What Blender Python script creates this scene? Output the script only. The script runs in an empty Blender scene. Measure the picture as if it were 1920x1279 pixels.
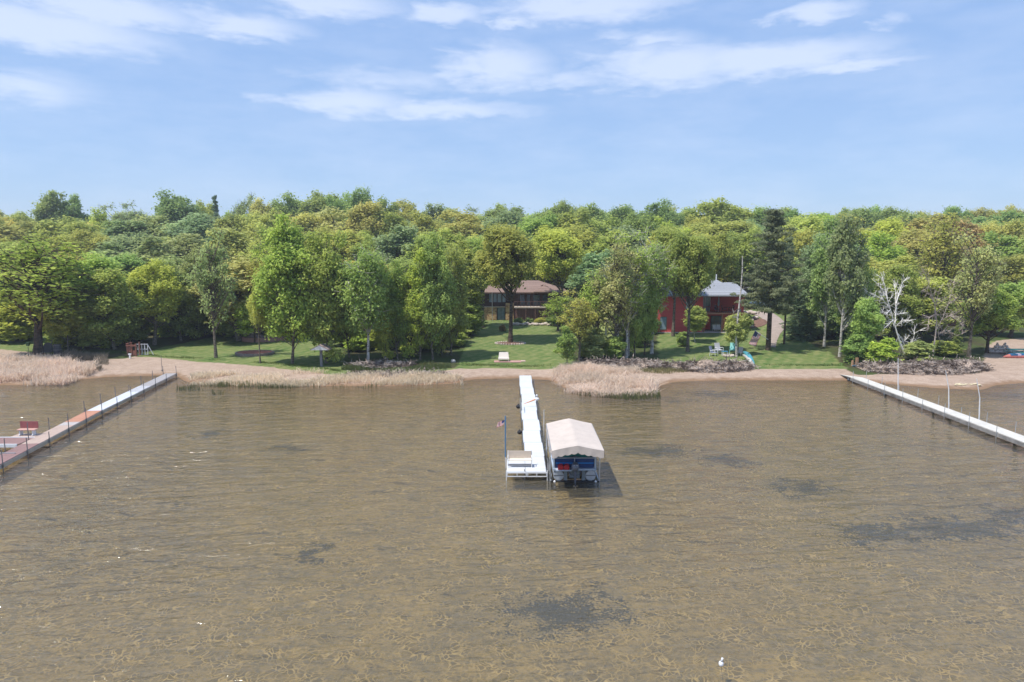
import bpy, math, random
import numpy as np
from mathutils import Vector, Matrix

# ------------------------------------------------------------------ scene, camera, sky, sun
scene = bpy.context.scene
COL = scene.collection
R = math.radians
F_PX, CX, CY, CAM_Z, PITCH = 1280.0, 960.0, 639.5, 13.2, R(7.6)
cs, sn = math.cos(PITCH), math.sin(PITCH)

cam_d = bpy.data.cameras.new("camera"); cam = bpy.data.objects.new("camera", cam_d); COL.objects.link(cam)
cam.location = (0, 0, CAM_Z); cam.rotation_euler = (R(90) - PITCH, 0, 0)
cam_d.lens = 24; cam_d.sensor_width = 36; cam_d.clip_start = 0.1; cam_d.clip_end = 6000
scene.camera = cam
scene.view_settings.view_transform = 'Standard'; scene.view_settings.look = 'None'
scene.view_settings.gamma = 1; scene.view_settings.exposure = 0.36
try:
    scene.cycles.transparent_max_bounces = 8; scene.cycles.max_bounces = 5
    scene.cycles.diffuse_bounces = 3; scene.cycles.glossy_bounces = 2
    scene.cycles.caustics_reflective = False; scene.cycles.caustics_refractive = False
    scene.cycles.use_denoising = True
except Exception: pass

def ray(px, py):
    v = py - CY
    return np.array([px - CX, F_PX*cs - v*sn, -F_PX*sn - v*cs])
def P(px, py, z=0.0):            # photo position -> point on a level plane
    d = ray(px, py); t = (z - CAM_Z)/d[2]
    return np.array([d[0]*t, d[1]*t, z])
def PY(px, py, Y):               # photo position -> point at a distance
    d = ray(px, py); t = Y/d[1]
    return np.array([d[0]*t, Y, CAM_Z + d[2]*t])

# sun: from the left, a little behind the camera, high
SAZ, SEL = math.atan2(-0.82, -0.42), R(64)
sun_dir = Vector((math.sin(SAZ)*math.cos(SEL), math.cos(SAZ)*math.cos(SEL), math.sin(SEL)))
sd = bpy.data.lights.new("sun", 'SUN'); sd.energy = 4.1; sd.angle = R(1.0); sd.color = (1.0, 0.955, 0.88)
so = bpy.data.objects.new("sun", sd); COL.objects.link(so); so.location = (-40, -20, 80)
so.rotation_euler = sun_dir.to_track_quat('Z', 'Y').to_euler()

class NT:
    """tiny node helper"""
    def __init__(s, tree): s.t = tree; s.n = tree.nodes; s.l = tree.links
    def node(s, typ, **kw):
        nd = s.n.new(typ)
        for k, v in kw.items(): setattr(nd, k, v)
        return nd
    def val(s, sock, v):
        if isinstance(v, bpy.types.NodeSocket): s.l.new(v, sock)
        elif v is not None: sock.default_value = v
    def m(s, op, a, b=None, c=None, clamp=False):
        nd = s.node('ShaderNodeMath', operation=op, use_clamp=clamp)
        s.val(nd.inputs[0], a)
        if b is not None: s.val(nd.inputs[1], b)
        if c is not None: s.val(nd.inputs[2], c)
        return nd.outputs[0]
    def vm(s, op, a, b=None):
        nd = s.node('ShaderNodeVectorMath', operation=op); s.val(nd.inputs[0], a)
        if b is not None: s.val(nd.inputs[1], b)
        return nd.outputs['Value' if op in ('LENGTH', 'DOT_PRODUCT') else 'Vector']
    def noise(s, vec, scale, detail=3, rough=0.55, dist=0.0):
        nd = s.node('ShaderNodeTexNoise'); nd.inputs['Scale'].default_value = scale
        nd.inputs['Detail'].default_value = detail; nd.inputs['Roughness'].default_value = rough
        nd.inputs['Distortion'].default_value = dist
        if vec is not None: s.l.new(vec, nd.inputs['Vector'])
        return nd.outputs[0]
    def mix(s, f, a, b):
        nd = s.node('ShaderNodeMix', data_type='RGBA'); s.val(nd.inputs[0], f)
        s.val(nd.inputs[6], a if isinstance(a, bpy.types.NodeSocket) else (*a[:3], 1))
        s.val(nd.inputs[7], b if isinstance(b, bpy.types.NodeSocket) else (*b[:3], 1))
        return nd.outputs[2]
    def rng(s, v, a, b, c=0.0, d=1.0, smooth=False):
        nd = s.node('ShaderNodeMapRange')
        if smooth: nd.interpolation_type = 'SMOOTHSTEP'
        s.val(nd.inputs[0], v)
        for i, q in zip((1, 2, 3, 4), (a, b, c, d)): nd.inputs[i].default_value = q
        return nd.outputs[0]
    def xyz(s, x, y, z=0.0):
        nd = s.node('ShaderNodeCombineXYZ'); s.val(nd.inputs[0], x); s.val(nd.inputs[1], y); s.val(nd.inputs[2], z)
        return nd.outputs[0]
    def ellipses(s, X, Y, items):
        """max over soft ellipses (cx, cy, rx, ry, weight) -> 0..weight"""
        out = None
        for cx, cy, rx, ry, w in items:
            a = s.m('MULTIPLY', s.m('SUBTRACT', X, cx), 1/rx); b = s.m('MULTIPLY', s.m('SUBTRACT', Y, cy), 1/ry)
            d = s.m('SQRT', s.m('ADD', s.m('MULTIPLY', a, a), s.m('MULTIPLY', b, b)))
            v = s.m('MULTIPLY', s.m('SUBTRACT', 1.0, d), w)
            out = v if out is None else s.m('MAXIMUM', out, v)
        return out

world = bpy.data.worlds.new("World"); scene.world = world; world.use_nodes = True
w = NT(world.node_tree); w.n.clear()
sky = w.node('ShaderNodeTexSky', sky_type='NISHITA'); sky.sun_disc = False
sky.sun_elevation = SEL; sky.sun_rotation = SAZ; sky.air_density = 1.0; sky.dust_density = 0.6; sky.ozone_density = 3.0
tc = w.node('ShaderNodeTexCoord'); sep = w.node('ShaderNodeSeparateXYZ'); w.l.new(tc.outputs['Generated'], sep.inputs[0])
DEG = 180/math.pi
az = w.m('MULTIPLY', w.m('ARCTAN2', sep.outputs[0], sep.outputs[1]), DEG)
el = w.m('MULTIPLY', w.m('ARCSINE', sep.outputs[2]), DEG)
def azel(px, py):
    d = ray(px, py); d = d/np.linalg.norm(d); return math.atan2(d[0], d[1])*DEG, math.asin(d[2])*DEG
clouds = [(60, 50, 300, 52, 1), (200, 20, 220, 40, 1), (450, 48, 150, 32, .95), (620, 8, 190, 36, .8), (50, 165, 170, 50, .62), (120, 105, 150, 20, .3),
          (840, 25, 100, 24, .9), (960, 42, 60, 14, .8), (1100, 12, 230, 42, .95), (1530, 22, 110, 26, .9), (1668, 36, 48, 18, .5),
          (930, 125, 130, 52, .95), (1060, 150, 130, 26, .6), (1250, 125, 210, 52, 1), (1440, 112, 290, 40, 1), (1600, 122, 170, 16, .8), (1160, 66, 120, 14, .4),
          (650, 192, 150, 36, .9), (820, 205, 220, 22, .85), (720, 150, 200, 34, .5), (1240, 75, 100, 18, .6)]
items = []
for cx, cy, rx, ry, wt in clouds:
    a0, e0 = azel(cx, cy); a1, _ = azel(cx + rx, cy); _, e1 = azel(cx, cy - ry)
    items.append((a0, e0, (a1 - a0)*1.15, (e1 - e0)*1.25, wt))
pv = w.xyz(w.m('MULTIPLY', az, 0.10), w.m('MULTIPLY', el, 0.34), 0.0)
n1 = w.noise(pv, 2.2, 6, 0.6, 0.4); n2 = w.noise(pv, 5.0, 4, 0.55)
wob = w.m('MULTIPLY', w.m('SUBTRACT', n1, 0.5), 7.0)
blob = w.ellipses(w.m('ADD', az, wob), w.m('ADD', el, w.m('MULTIPLY', w.m('SUBTRACT', n2, 0.5), 1.4)), items)
cm = w.m('ADD', blob, w.m('MULTIPLY', w.m('SUBTRACT', n1, 0.52), 0.9))
cm = w.m('ADD', cm, w.m('MULTIPLY', w.m('SUBTRACT', n2, 0.5), 0.30))
cm = w.rng(cm, -0.05, 0.75, 0.0, 1.0, True)
front = w.rng(sep.outputs[1], -0.1, 0.2); lowcut = w.rng(el, 4.0, 9.0)
cm = w.m('MULTIPLY', w.m('MULTIPLY', cm, front), lowcut)
veil = w.m('MULTIPLY', w.rng(w.noise(pv, 1.1, 4, 0.6), 0.4, 0.75), 0.16)
cm = w.m('MAXIMUM', w.m('MULTIPLY', cm, 0.50), veil)
base = w.node('ShaderNodeMix', data_type='RGBA', blend_type='MULTIPLY'); base.inputs[0].default_value = 1.0
w.l.new(sky.outputs[0], base.inputs[6]); base.inputs[7].default_value = (1.0, 1.0, 1.0, 1)
SKYK = 9.0      # the sky texture's own scale, before the Background strength
skyc = w.mix(w.rng(el, -2, 26, 0.62, 0.80), base.outputs[2], w.mix(w.rng(el, 0, 24), (.325*SKYK, .470*SKYK, .725*SKYK), (.235*SKYK, .380*SKYK, .69*SKYK)))
skyc = w.mix(cm, skyc, (.74*SKYK, .78*SKYK, .88*SKYK))
bg = w.node('ShaderNodeBackground'); bg.inputs[1].default_value = 0.119; w.l.new(skyc, bg.inputs[0])
wo = w.node('ShaderNodeOutputWorld'); w.l.new(bg.outputs[0], wo.inputs[0])

# ------------------------------------------------------------------ materials
MATS = {}
def mat(name, col, rough=0.7, metal=0.0, var=0.12, scale=6.0, bump=0.0, spec=0.3, stretch=(1, 1, 1)):
    if name in MATS: return MATS[name]
    m = bpy.data.materials.new(name); m.use_nodes = True; t = NT(m.node_tree); b = t.n['Principled BSDF']
    b.inputs['Roughness'].default_value = rough; b.inputs['Metallic'].default_value = metal
    b.inputs['Specular IOR Level'].default_value = spec
    g = t.node('ShaderNodeTexCoord').outputs['Object']
    g = t.vm('MULTIPLY', g, stretch)
    n = t.noise(g, scale, 5, 0.6); n2 = t.noise(g, scale*0.17, 3)
    f = t.m('ADD', t.m('MULTIPLY', n, 0.6), t.m('MULTIPLY', n2, 0.4))
    lo = tuple(c*(1 - var*2) for c in col); hi = tuple(min(1, c*(1 + var*2)) for c in col)
    c = t.mix(t.rng(f, 0.3, 0.7), lo, hi); t.l.new(c, b.inputs['Base Color'])
    if bump:
        bp = t.node('ShaderNodeBump'); bp.inputs['Strength'].default_value = bump; bp.inputs['Distance'].default_value = 0.05
        t.l.new(n, bp.inputs['Height']); t.l.new(bp.outputs[0], b.inputs['Normal'])
    MATS[name] = m; return m
def stripe_mat(name, col, gap, period, axis='Z', width=0.12, rough=0.7, var=0.1):
    """boards: darker joints every `period` metres along an axis"""
    if name in MATS: return MATS[name]
    m = bpy.data.materials.new(name); m.use_nodes = True; t = NT(m.node_tree); b = t.n['Principled BSDF']
    b.inputs['Roughness'].default_value = rough; b.inputs['Specular IOR Level'].default_value = 0.25
    tc = t.node('ShaderNodeTexCoord').outputs['Object']; s = t.node('ShaderNodeSeparateXYZ'); t.l.new(tc, s.inputs[0])
    a = s.outputs['XYZ'.index(axis)]
    fr = t.m('FRACT', t.m('MULTIPLY', a, 1/period)); line = t.m('LESS_THAN', fr, width)
    n = t.noise(tc, 5, 4); plank = t.node('ShaderNodeTexWhiteNoise', noise_dimensions='1D')
    t.l.new(t.m('FLOOR', t.m('MULTIPLY', a, 1/period)), plank.inputs['W'])
    v = t.m('ADD', t.m('MULTIPLY', t.m('SUBTRACT', n, .5), 2*var), t.m('MULTIPLY', t.m('SUBTRACT', plank.outputs['Value'], .5), var))
    cc = t.mix(t.rng(v, -.15, .15), tuple(c*(1-var) for c in col), tuple(min(1, c*(1+var)) for c in col))
    c = t.mix(line, cc, gap); t.l.new(c, b.inputs['Base Color'])
    MATS[name] = m; return m

def leaf_material():
    m = bpy.data.materials.new('leaves'); m.use_nodes = True; t = NT(m.node_tree); t.n.clear()
    oi = t.node('ShaderNodeObjectInfo'); at = t.node('ShaderNodeAttribute', attribute_name='tint')
    k = t.rng(at.outputs['Fac'], 0, 1, 0.72, 1.34)
    hs = t.node('ShaderNodeHueSaturation'); t.l.new(oi.outputs['Color'], hs.inputs['Color'])
    t.l.new(k, hs.inputs['Value'])
    t.l.new(t.rng(at.outputs['Fac'], 0, 1, 0.516, 0.486), hs.inputs['Hue']); hs.inputs['Saturation'].default_value = 0.95
    d = t.node('ShaderNodeBsdfDiffuse'); t.l.new(hs.outputs[0], d.inputs[0])
    tr = t.node('ShaderNodeBsdfTranslucent'); br = t.node('ShaderNodeHueSaturation'); br.inputs['Value'].default_value = 1.35
    t.l.new(hs.outputs[0], br.inputs['Color']); t.l.new(br.outputs[0], tr.inputs[0])
    mx = t.node('ShaderNodeMixShader'); mx.inputs[0].default_value = 0.45
    t.l.new(d.outputs[0], mx.inputs[1]); t.l.new(tr.outputs[0], mx.inputs[2])
    o = t.node('ShaderNodeOutputMaterial'); t.l.new(mx.outputs[0], o.inputs[0]); return m
LEAF = leaf_material()
def bark(name, col, dark, scale, thr=0.62):
    m = bpy.data.materials.new(name); m.use_nodes = True; t = NT(m.node_tree); b = t.n['Principled BSDF']
    b.inputs['Roughness'].default_value = 0.9; b.inputs['Specular IOR Level'].default_value = 0.1
    tc = t.node('ShaderNodeTexCoord').outputs['Object']; v = t.vm('MULTIPLY', tc, (1, 1, 2.5))
    n = t.noise(v, scale, 4); t.l.new(t.mix(t.rng(n, thr - .12, thr + .04), col, dark), b.inputs['Base Color']); return m
BARK = bark('grey_bark', (.20, .17, .135), (.08, .065, .05), 3, .55)
BARK_D = bark('brown_bark', (.13, .095, .07), (.05, .035, .03), 3, .55)
BIRCH = bark('birch_bark', (.55, .51, .46), (.14, .12, .10), 2.2, .60)
DEADW = bark('bleached_wood', (.84, .80, .75), (.55, .50, .46), 2.0, .68)
BIRCHW = bark('white_birch_bark', (.80, .77, .72), (.30, .27, .24), 2.0, .66)

# ------------------------------------------------------------------ mesh building helpers
class MB:
    def __init__(s): s.v = []; s.f = []; s.mi = []; s.cur = 0
    def add(s, vs, fs):
        o = len(s.v); s.v += [tuple(map(float, q)) for q in vs]; s.f += [tuple(o + i for i in q) for q in fs]; s.mi += [s.cur]*len(fs); return s
    def box(s, x0, x1, y0, y1, z0, z1, rz=0.0, piv=None):
        vs = [(x, y, z) for z in (z0, z1) for y in (y0, y1) for x in (x0, x1)]
        if rz:
            px, py = piv or ((x0+x1)/2, (y0+y1)/2); c, d = math.cos(rz), math.sin(rz)
            vs = [(px + (x-px)*c - (y-py)*d, py + (x-px)*d + (y-py)*c, z) for x, y, z in vs]
        return s.add(vs, [(0, 2, 3, 1), (4, 5, 7, 6), (0, 1, 5, 4), (2, 6, 7, 3), (0, 4, 6, 2), (1, 3, 7, 5)])
    def tube(s, pts, rad, n=6, cap=True):
        pts = [Vector(p) for p in pts]; rads = rad if isinstance(rad, (list, tuple)) else [rad]*len(pts)
        vs = []; fs = []; prev = None
        for i, p in enumerate(pts):
            d = (pts[min(i+1, len(pts)-1)] - pts[max(i-1, 0)])
            if d.length < 1e-9: d = Vector((0, 0, 1))
            d.normalize()
            a = prev - d*prev.dot(d) if prev else d.orthogonal()
            if a.length < 1e-6: a = d.orthogonal()
            a.normalize(); prev = a; b = d.cross(a)
            for k in range(n):
                an = 2*math.pi*k/n; vs.append(p + (a*math.cos(an) + b*math.sin(an))*rads[i])
        for i in range(len(pts)-1):
            for k in range(n):
                fs.append((i*n+k, i*n+(k+1) % n, (i+1)*n+(k+1) % n, (i+1)*n+k))
        if cap and n > 2:
            fs.append(tuple(range(n))[::-1]); fs.append(tuple((len(pts)-1)*n + k for k in range(n)))
        return s.add(vs, fs)
    def ball(s, c, r, seg=8, rings=6, sc=(1, 1, 1), jit=0.0, rnd=None):
        vs = [(c[0], c[1], c[2] - r*sc[2])]; fs = []
        for i in range(1, rings):
            th = math.pi*i/rings
            for k in range(seg):
                ph = 2*math.pi*k/seg; j = 1 + (rnd.uniform(-jit, jit) if rnd else 0)
                vs.append((c[0]+r*sc[0]*j*math.sin(th)*math.cos(ph), c[1]+r*sc[1]*j*math.sin(th)*math.sin(ph), c[2]-r*sc[2]*j*math.cos(th)))
        vs.append((c[0], c[1], c[2]+r*sc[2])); last = len(vs)-1
        for k in range(seg):
            fs.append((0, 1+(k+1) % seg, 1+k)); fs.append((last, last-seg+k, last-seg+(k+1) % seg))
            for i in range(rings-2):
                a = 1+i*seg; fs.append((a+k, a+(k+1) % seg, a+seg+(k+1) % seg, a+seg+k))
        return s.add(vs, fs)
    def build(s, name, mats, parent=None, loc=None, smooth=False):
        me = bpy.data.meshes.new(name); me.from_pydata(s.v, [], s.f); me.update()
        for m in (mats if isinstance(mats, (list, tuple)) else [mats]): me.materials.append(m)
        if any(s.mi): me.polygons.foreach_set('material_index', s.mi)
        if smooth: me.polygons.foreach_set('use_smooth', [True]*len(me.polygons))
        o = bpy.data.objects.new(name, me); COL.objects.link(o)
        if loc is not None: o.location = loc
        if parent: o.parent = parent
        return o
def tag(o, label, cat=None, group=None, kind=None):
    if label: o['label'] = label
    if cat: o['category'] = cat
    if group: o['group'] = group
    if kind: o['kind'] = kind
    return o
def empty(name, loc, label, cat, group=None, rz=0.0):
    o = bpy.data.objects.new(name, None); COL.objects.link(o); o.location = tuple(map(float, loc)); o.rotation_euler = (0, 0, rz)
    o.empty_display_size = 0.3
    return tag(o, label, cat, group)
def np_mesh(name, V, Fq, mats, tint=None):
    """quads from numpy arrays, quickly"""
    me = bpy.data.meshes.new(name); nv, nf = len(V), len(Fq)
    me.vertices.add(nv); me.vertices.foreach_set('co', np.ascontiguousarray(V, dtype=np.float32).ravel())
    me.loops.add(nf*4); me.loops.foreach_set('vertex_index', np.ascontiguousarray(Fq, dtype=np.int32).ravel())
    me.polygons.add(nf); me.polygons.foreach_set('loop_start', np.arange(nf, dtype=np.int32)*4)
    me.polygons.foreach_set('loop_total', np.full(nf, 4, dtype=np.int32))
    for m in mats: me.materials.append(m)
    me.update(calc_edges=True)
    if tint is not None:
        a = me.attributes.new('tint', 'FLOAT', 'FACE'); a.data.foreach_set('value', np.ascontiguousarray(tint, dtype=np.float32))
    return me

# ------------------------------------------------------------------ terrain
shore_px = [(0, 722), (60, 722), (120, 719), (150, 712), (200, 707), (330, 703), (350, 716), (450, 722), (600, 724), (740, 724), (850, 719), (885, 711),
            (975, 709), (1035, 713), (1060, 728), (1110, 739), (1180, 741), (1228, 738), (1236, 724), (1262, 716), (1350, 713), (1590, 713),
            (1640, 717), (1690, 722), (1760, 728), (1840, 731), (1868, 722), (1920, 718)]
SH = np.array([P(x, y)[:2] for x, y in shore_px]); SH = SH[np.argsort(SH[:, 0])]
def shoreY(X): return np.interp(X, SH[:, 0], SH[:, 1])
lawn_px = [(0, 659), (100, 668), (180, 672), (240, 671), (300, 672), (450, 684), (590, 697), (640, 703), (760, 703), (860, 690), (960, 689), (1040, 691), (1085, 688),
           (1240, 682), (1330, 690), (1430, 690), (1590, 690), (1625, 694), (1700, 698), (1790, 692), (1838, 682), (1850, 655), (1880, 636), (1920, 632)]
LW = np.array([P(x, y, .45)[:2] for x, y in lawn_px]); LW = LW[np.argsort(LW[:, 0])]
def lawnY(X): return np.interp(X, LW[:, 0], LW[:, 1])
def vnoise(X, Y, seed=0):
    r = np.random.RandomState(seed); out = 0
    for k in range(7):
        a, b = r.uniform(-1, 1, 2); p = r.uniform(0, 6.28); out = out + np.sin(X*a + Y*b + p)
    return out/7
def gh(X, Y):
    X = np.asarray(X, float); Y = np.asarray(Y, float); s = Y - shoreY(X)
    z = np.interp(s, [-1500, -200, -60, -30, -12, -3, 0, 3, 8, 45, 60, 200, 400, 3000],
                  [-9, -1.6, -.72, -.58, -.36, -.14, 0, .28, .5, 1.3, 1.8, 6.8, 9, 12])
    z = z + 2.15*np.exp(-((X-41)/7.0)**2 - ((Y-111)/9.0)**2)                     # bank beside the red house
    z = z + np.where(s > 60, vnoise(X*.05, Y*.05, 3)*1.2*np.clip((s-60)/60, 0, 1), 0)
    z = z + np.clip(s/4, 0, 1)*0.05*vnoise(X*.7, Y*.7, 5)
    z = z - np.clip(-s/3, 0, 1)*0.05*vnoise(X*.9, Y*.9, 8)
    return z
def g(X, Y): return float(gh(X, Y))
def G(px, py):                   # photo position -> point on the terrain
    d = ray(px, py); lo, hi = 20.0, 320.0; pv_ = None
    for Y in np.arange(30, 320, 0.5):
        t = Y/d[1]
        if CAM_Z + d[2]*t < g(d[0]*t, Y):
            return np.array([d[0]*t, Y, g(d[0]*t, Y)])
    return PY(px, py, 200)
def GD(px, Y):                   # terrain point at a column of the photo and a distance
    d = ray(px, 620); t = Y/d[1]; X = d[0]*t; return np.array([X, Y, g(X, Y)])

xs = np.concatenate([[-1800, -900, -500, -320, -220], np.arange(-160, -82, 4), np.arange(-82, 82, .62), np.arange(82, 162, 4), [220, 320, 500, 900, 1800]])
ys = np.concatenate([[-1500, -600, -200, -60, 0], np.arange(10, 62, 1.5), np.arange(62, 122, .5), np.arange(122, 320, 5), [360, 450, 700, 1200, 2200]])
XX, YY = np.meshgrid(xs, ys); ZZ = gh(XX, YY)
ny, nx = XX.shape; V = np.stack([XX, YY, ZZ], -1).reshape(-1, 3)
I = np.arange(nx*ny).reshape(ny, nx)
Fq = np.stack([I[:-1, :-1], I[:-1, 1:], I[1:, 1:], I[1:, :-1]], -1).reshape(-1, 4)
def inpoly(X, Y, poly):
    c = np.zeros(X.shape, bool); n = len(poly)
    for i in range(n):
        x1, y1 = poly[i]; x2, y2 = poly[(i+1) % n]
        c ^= ((y1 > Y) != (y2 > Y)) & (X < (x2-x1)*(Y-y1)/(y2-y1+1e-12)+x1)
    return c
floor_px = [[(655, 690), (860, 682), (880, 640), (900, 612), (860, 590), (640, 600), (640, 660)],
            [(1088, 688), (1236, 684), (1232, 640), (1236, 605), (1060, 605), (1050, 640)],
            [(1600, 692), (1560, 660), (1480, 628), (1480, 590), (1960, 590), (1960, 630), (1850, 640), (1838, 690)],
            [(100, 667), (240, 668), (300, 650), (400, 632), (400, 600), (60, 600), (110, 632)]]
lawn = (YY > lawnY(XX)).astype(float)
floor_ = ((YY > 119)).astype(float)
for poly in floor_px:
    floor_[inpoly(XX, YY, [tuple(P(x, y, .9)[:2]) for x, y in poly])] = 1
def blur(A):
    B = A.copy(); B[1:-1, 1:-1] = (A[1:-1, 1:-1]*2 + A[:-2, 1:-1] + A[2:, 1:-1] + A[1:-1, :-2] + A[1:-1, 2:])/6; return B
for _ in range(2): lawn = blur(lawn); floor_ = blur(floor_)
gm = bpy.data.materials.new('ground_cover'); gm.use_nodes = True; t = NT(gm.node_tree); b = t.n['Principled BSDF']
b.inputs['Roughness'].default_value = 0.95; b.inputs['Specular IOR Level'].default_value = 0.08
pos = t.node('ShaderNodeNewGeometry').outputs['Position']; sp = t.node('ShaderNodeSeparateXYZ'); t.l.new(pos, sp.inputs[0])
aL = t.node('ShaderNodeAttribute', attribute_name='lawn').outputs['Fac']; aF = t.node('ShaderNodeAttribute', attribute_name='floor').outputs['Fac']
nb = t.noise(pos, .22, 5, .6); nm = t.noise(pos, 1.3, 5, .6); nf = t.noise(pos, 9, 4, .6)
st = t.m('SINE', t.m('MULTIPLY', t.m('ADD', sp.outputs[0], t.m('MULTIPLY', sp.outputs[1], -.55)), 4.4))  # mowing stripes: shading from blade direction, painted into the grass colour
grass = t.mix(t.rng(nb, .35, .65), (.085, .145, .040), (.155, .190, .065))
grass = t.mix(t.rng(t.m('ADD', nm, t.m('MULTIPLY', st, .05)), .42, .68), grass, (.24, .24, .10))
grass = t.mix(t.m('MULTIPLY', t.rng(nf, .35, .7), .35), grass, (.07, .12, .025))
litter = t.mix(t.rng(nm, .35, .65), (.050, .045, .025), (.085, .075, .040)); litter = t.mix(t.rng(nb, .4, .6, 0, .7), litter, (.06, .10, .025))
drys = t.mix(t.rng(nm, .3, .7), (.34, .25, .19), (.45, .34, .265)); drys = t.mix(t.m('MULTIPLY', t.rng(nf, .5, .7), .7), drys, (.20, .14, .10))
wets = t.mix(nm, (.20, .125, .075), (.28, .18, .11))
hz = sp.outputs[2]
wetf = t.rng(t.m('ADD', hz, t.m('MULTIPLY', t.m('SUBTRACT', nm, .5), .16)), .02, .15, 1, 0, True)
sand = t.mix(wetf, drys, wets)
# lake bed: brown sand, gold net of caustic light painted into the colour, patches of weed
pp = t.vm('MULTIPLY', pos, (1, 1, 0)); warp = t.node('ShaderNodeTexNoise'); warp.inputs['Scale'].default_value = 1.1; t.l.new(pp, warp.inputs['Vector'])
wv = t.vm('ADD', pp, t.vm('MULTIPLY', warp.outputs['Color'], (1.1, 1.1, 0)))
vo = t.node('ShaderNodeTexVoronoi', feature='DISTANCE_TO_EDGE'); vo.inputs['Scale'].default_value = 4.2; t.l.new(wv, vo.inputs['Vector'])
caustic_net = t.rng(vo.outputs[0], 0.0, 0.13, 1, 0, True)
bed = t.mix(t.rng(nb, .3, .7), (.38, .29, .14), (.49, .375, .18))
offs = t.noise(pos, .55, 6, .7); bed = t.mix(t.rng(offs, .42, .62, 0, .75), bed, (.25, .215, .15)); bed = t.mix(t.rng(nm, .42, .66, 0, .8), bed, (.19, .145, .075))
fine = t.noise(pos, 3.6, 5, .7); bed = t.mix(t.rng(fine, .46, .64, 0, .6), bed, (.13, .125, .10))
bed = t.mix(t.rng(hz, -.50, -.22, 0, .55, True), bed, (.22, .155, .065))  # shallows darker olive-brown: bed algae, plus tree reflections painted into the colour
bed = t.mix(t.m('MULTIPLY', t.m('MULTIPLY', caustic_net, t.rng(nm, .40, .62)), .72), bed, (.84, .64, .30))
bed = t.mix(t.m('MULTIPLY', t.rng(nf, .5, .8), .45), bed, (.17, .135, .075))
weed_px = [(1065, 1145, 130, 34), (582, 1042, 32, 18), (1235, 853, 90, 9), (1365, 869, 60, 10), (1500, 916, 60, 14), (1650, 1000, 90, 20), (1800, 992, 150, 20), (1895, 965, 60, 16),
           (390, 820, 26, 7), (545, 846, 50, 7), (1180, 752, 120, 8), (1880, 745, 60, 9), (1330, 742, 60, 6)]
its = []
for x, y, rx, ry in weed_px:
    if rx == 0: continue
    zb = -.65 if y > 800 else -.35
    c0 = P(x, y, zb); c1 = P(x+rx, y, zb); c2 = P(x, y-ry, zb); its.append((c0[0], c0[1], (c1[0]-c0[0])*1.25, (c2[1]-c0[1])*1.4, 1.0))
wn = t.noise(pos, .8, 5, .65)
dv = t.m('MULTIPLY', t.m('SUBTRACT', wn, .5), 4.2)
wmask = t.rng(t.m('ADD', t.ellipses(t.m('ADD', sp.outputs[0], dv), t.m('ADD', sp.outputs[1], dv), its), t.m('ADD', t.m('MULTIPLY', t.m('SUBTRACT', nm, .5), 2.2), t.m('MULTIPLY', t.m('SUBTRACT', nf, .5), 3.0))), .12, .6, 0, 1, True)
bed = t.mix(t.m('MULTIPLY', wmask, .9), bed, (.035, .045, .050))
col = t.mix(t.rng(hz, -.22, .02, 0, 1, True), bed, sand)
edge = t.m('MULTIPLY', t.m('SUBTRACT', nm, .5), .9)
col = t.mix(t.rng(t.m('ADD', aL, edge), .4, .6, 0, 1, True), col, grass)
col = t.mix(t.rng(t.m('ADD', aF, edge), .35, .65, 0, 1, True), col, litter)
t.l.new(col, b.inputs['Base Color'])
bp = t.node('ShaderNodeBump'); bp.inputs['Strength'].default_value = .5; bp.inputs['Distance'].default_value = .08
t.l.new(t.m('ADD', nf, t.m('MULTIPLY', nm, 1.5)), bp.inputs['Height']); t.l.new(bp.outputs[0], b.inputs['Normal'])
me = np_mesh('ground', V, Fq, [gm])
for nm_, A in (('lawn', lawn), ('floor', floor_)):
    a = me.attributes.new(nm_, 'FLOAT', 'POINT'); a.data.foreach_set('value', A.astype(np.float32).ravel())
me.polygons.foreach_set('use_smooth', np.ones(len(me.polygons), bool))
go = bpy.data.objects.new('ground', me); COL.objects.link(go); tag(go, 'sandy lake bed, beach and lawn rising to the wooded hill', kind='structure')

# water
wm = bpy.data.materials.new('lake_water'); wm.use_nodes = True; t = NT(wm.node_tree); t.n.clear()
pos = t.node('ShaderNodeNewGeometry').outputs['Position']
rot = t.node('ShaderNodeVectorRotate', rotation_type='Z_AXIS'); rot.inputs['Angle'].default_value = R(-9); t.l.new(pos, rot.inputs['Vector']); rp = rot.outputs[0]
wA = t.noise(t.vm('MULTIPLY', rp, (.42, 1.25, 1)), 1.0, 3, .5, .6)
wB = t.noise(t.vm('MULTIPLY', rp, (1.3, 3.2, 1)), 1.0, 4, .6, .5)
wC = t.noise(t.vm('MULTIPLY', rp, (4.5, 6.0, 1)), 1.0, 3, .6)
sY = t.node('ShaderNodeSeparateXYZ'); t.l.new(pos, sY.inputs[0]); calm = t.rng(sY.outputs[1], 16, 40, .30, 1.0, True)
h = t.m('ADD', t.m('ADD', t.m('MULTIPLY', t.m('MULTIPLY', wA, calm), .50), t.m('MULTIPLY', wB, .125)), t.m('MULTIPLY', wC, .011))
gust = t.rng(t.noise(t.vm('MULTIPLY', pos, (.05, .09, 1)), 1.0, 3), .3, .7, .6, 1.15)
bp = t.node('ShaderNodeBump'); bp.inputs['Distance'].default_value = 1.0; t.l.new(t.m('MULTIPLY', gust, 1.0), bp.inputs['Strength']); t.l.new(h, bp.inputs['Height'])
fr = t.node('ShaderNodeFresnel'); fr.inputs['IOR'].default_value = 1.5; t.l.new(bp.outputs[0], fr.inputs['Normal'])
gl = t.node('ShaderNodeBsdfGlossy'); gl.inputs['Roughness'].default_value = .07; gl.inputs['Color'].default_value = (.93, .93, .95, 1); t.l.new(bp.outputs[0], gl.inputs['Normal'])
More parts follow.
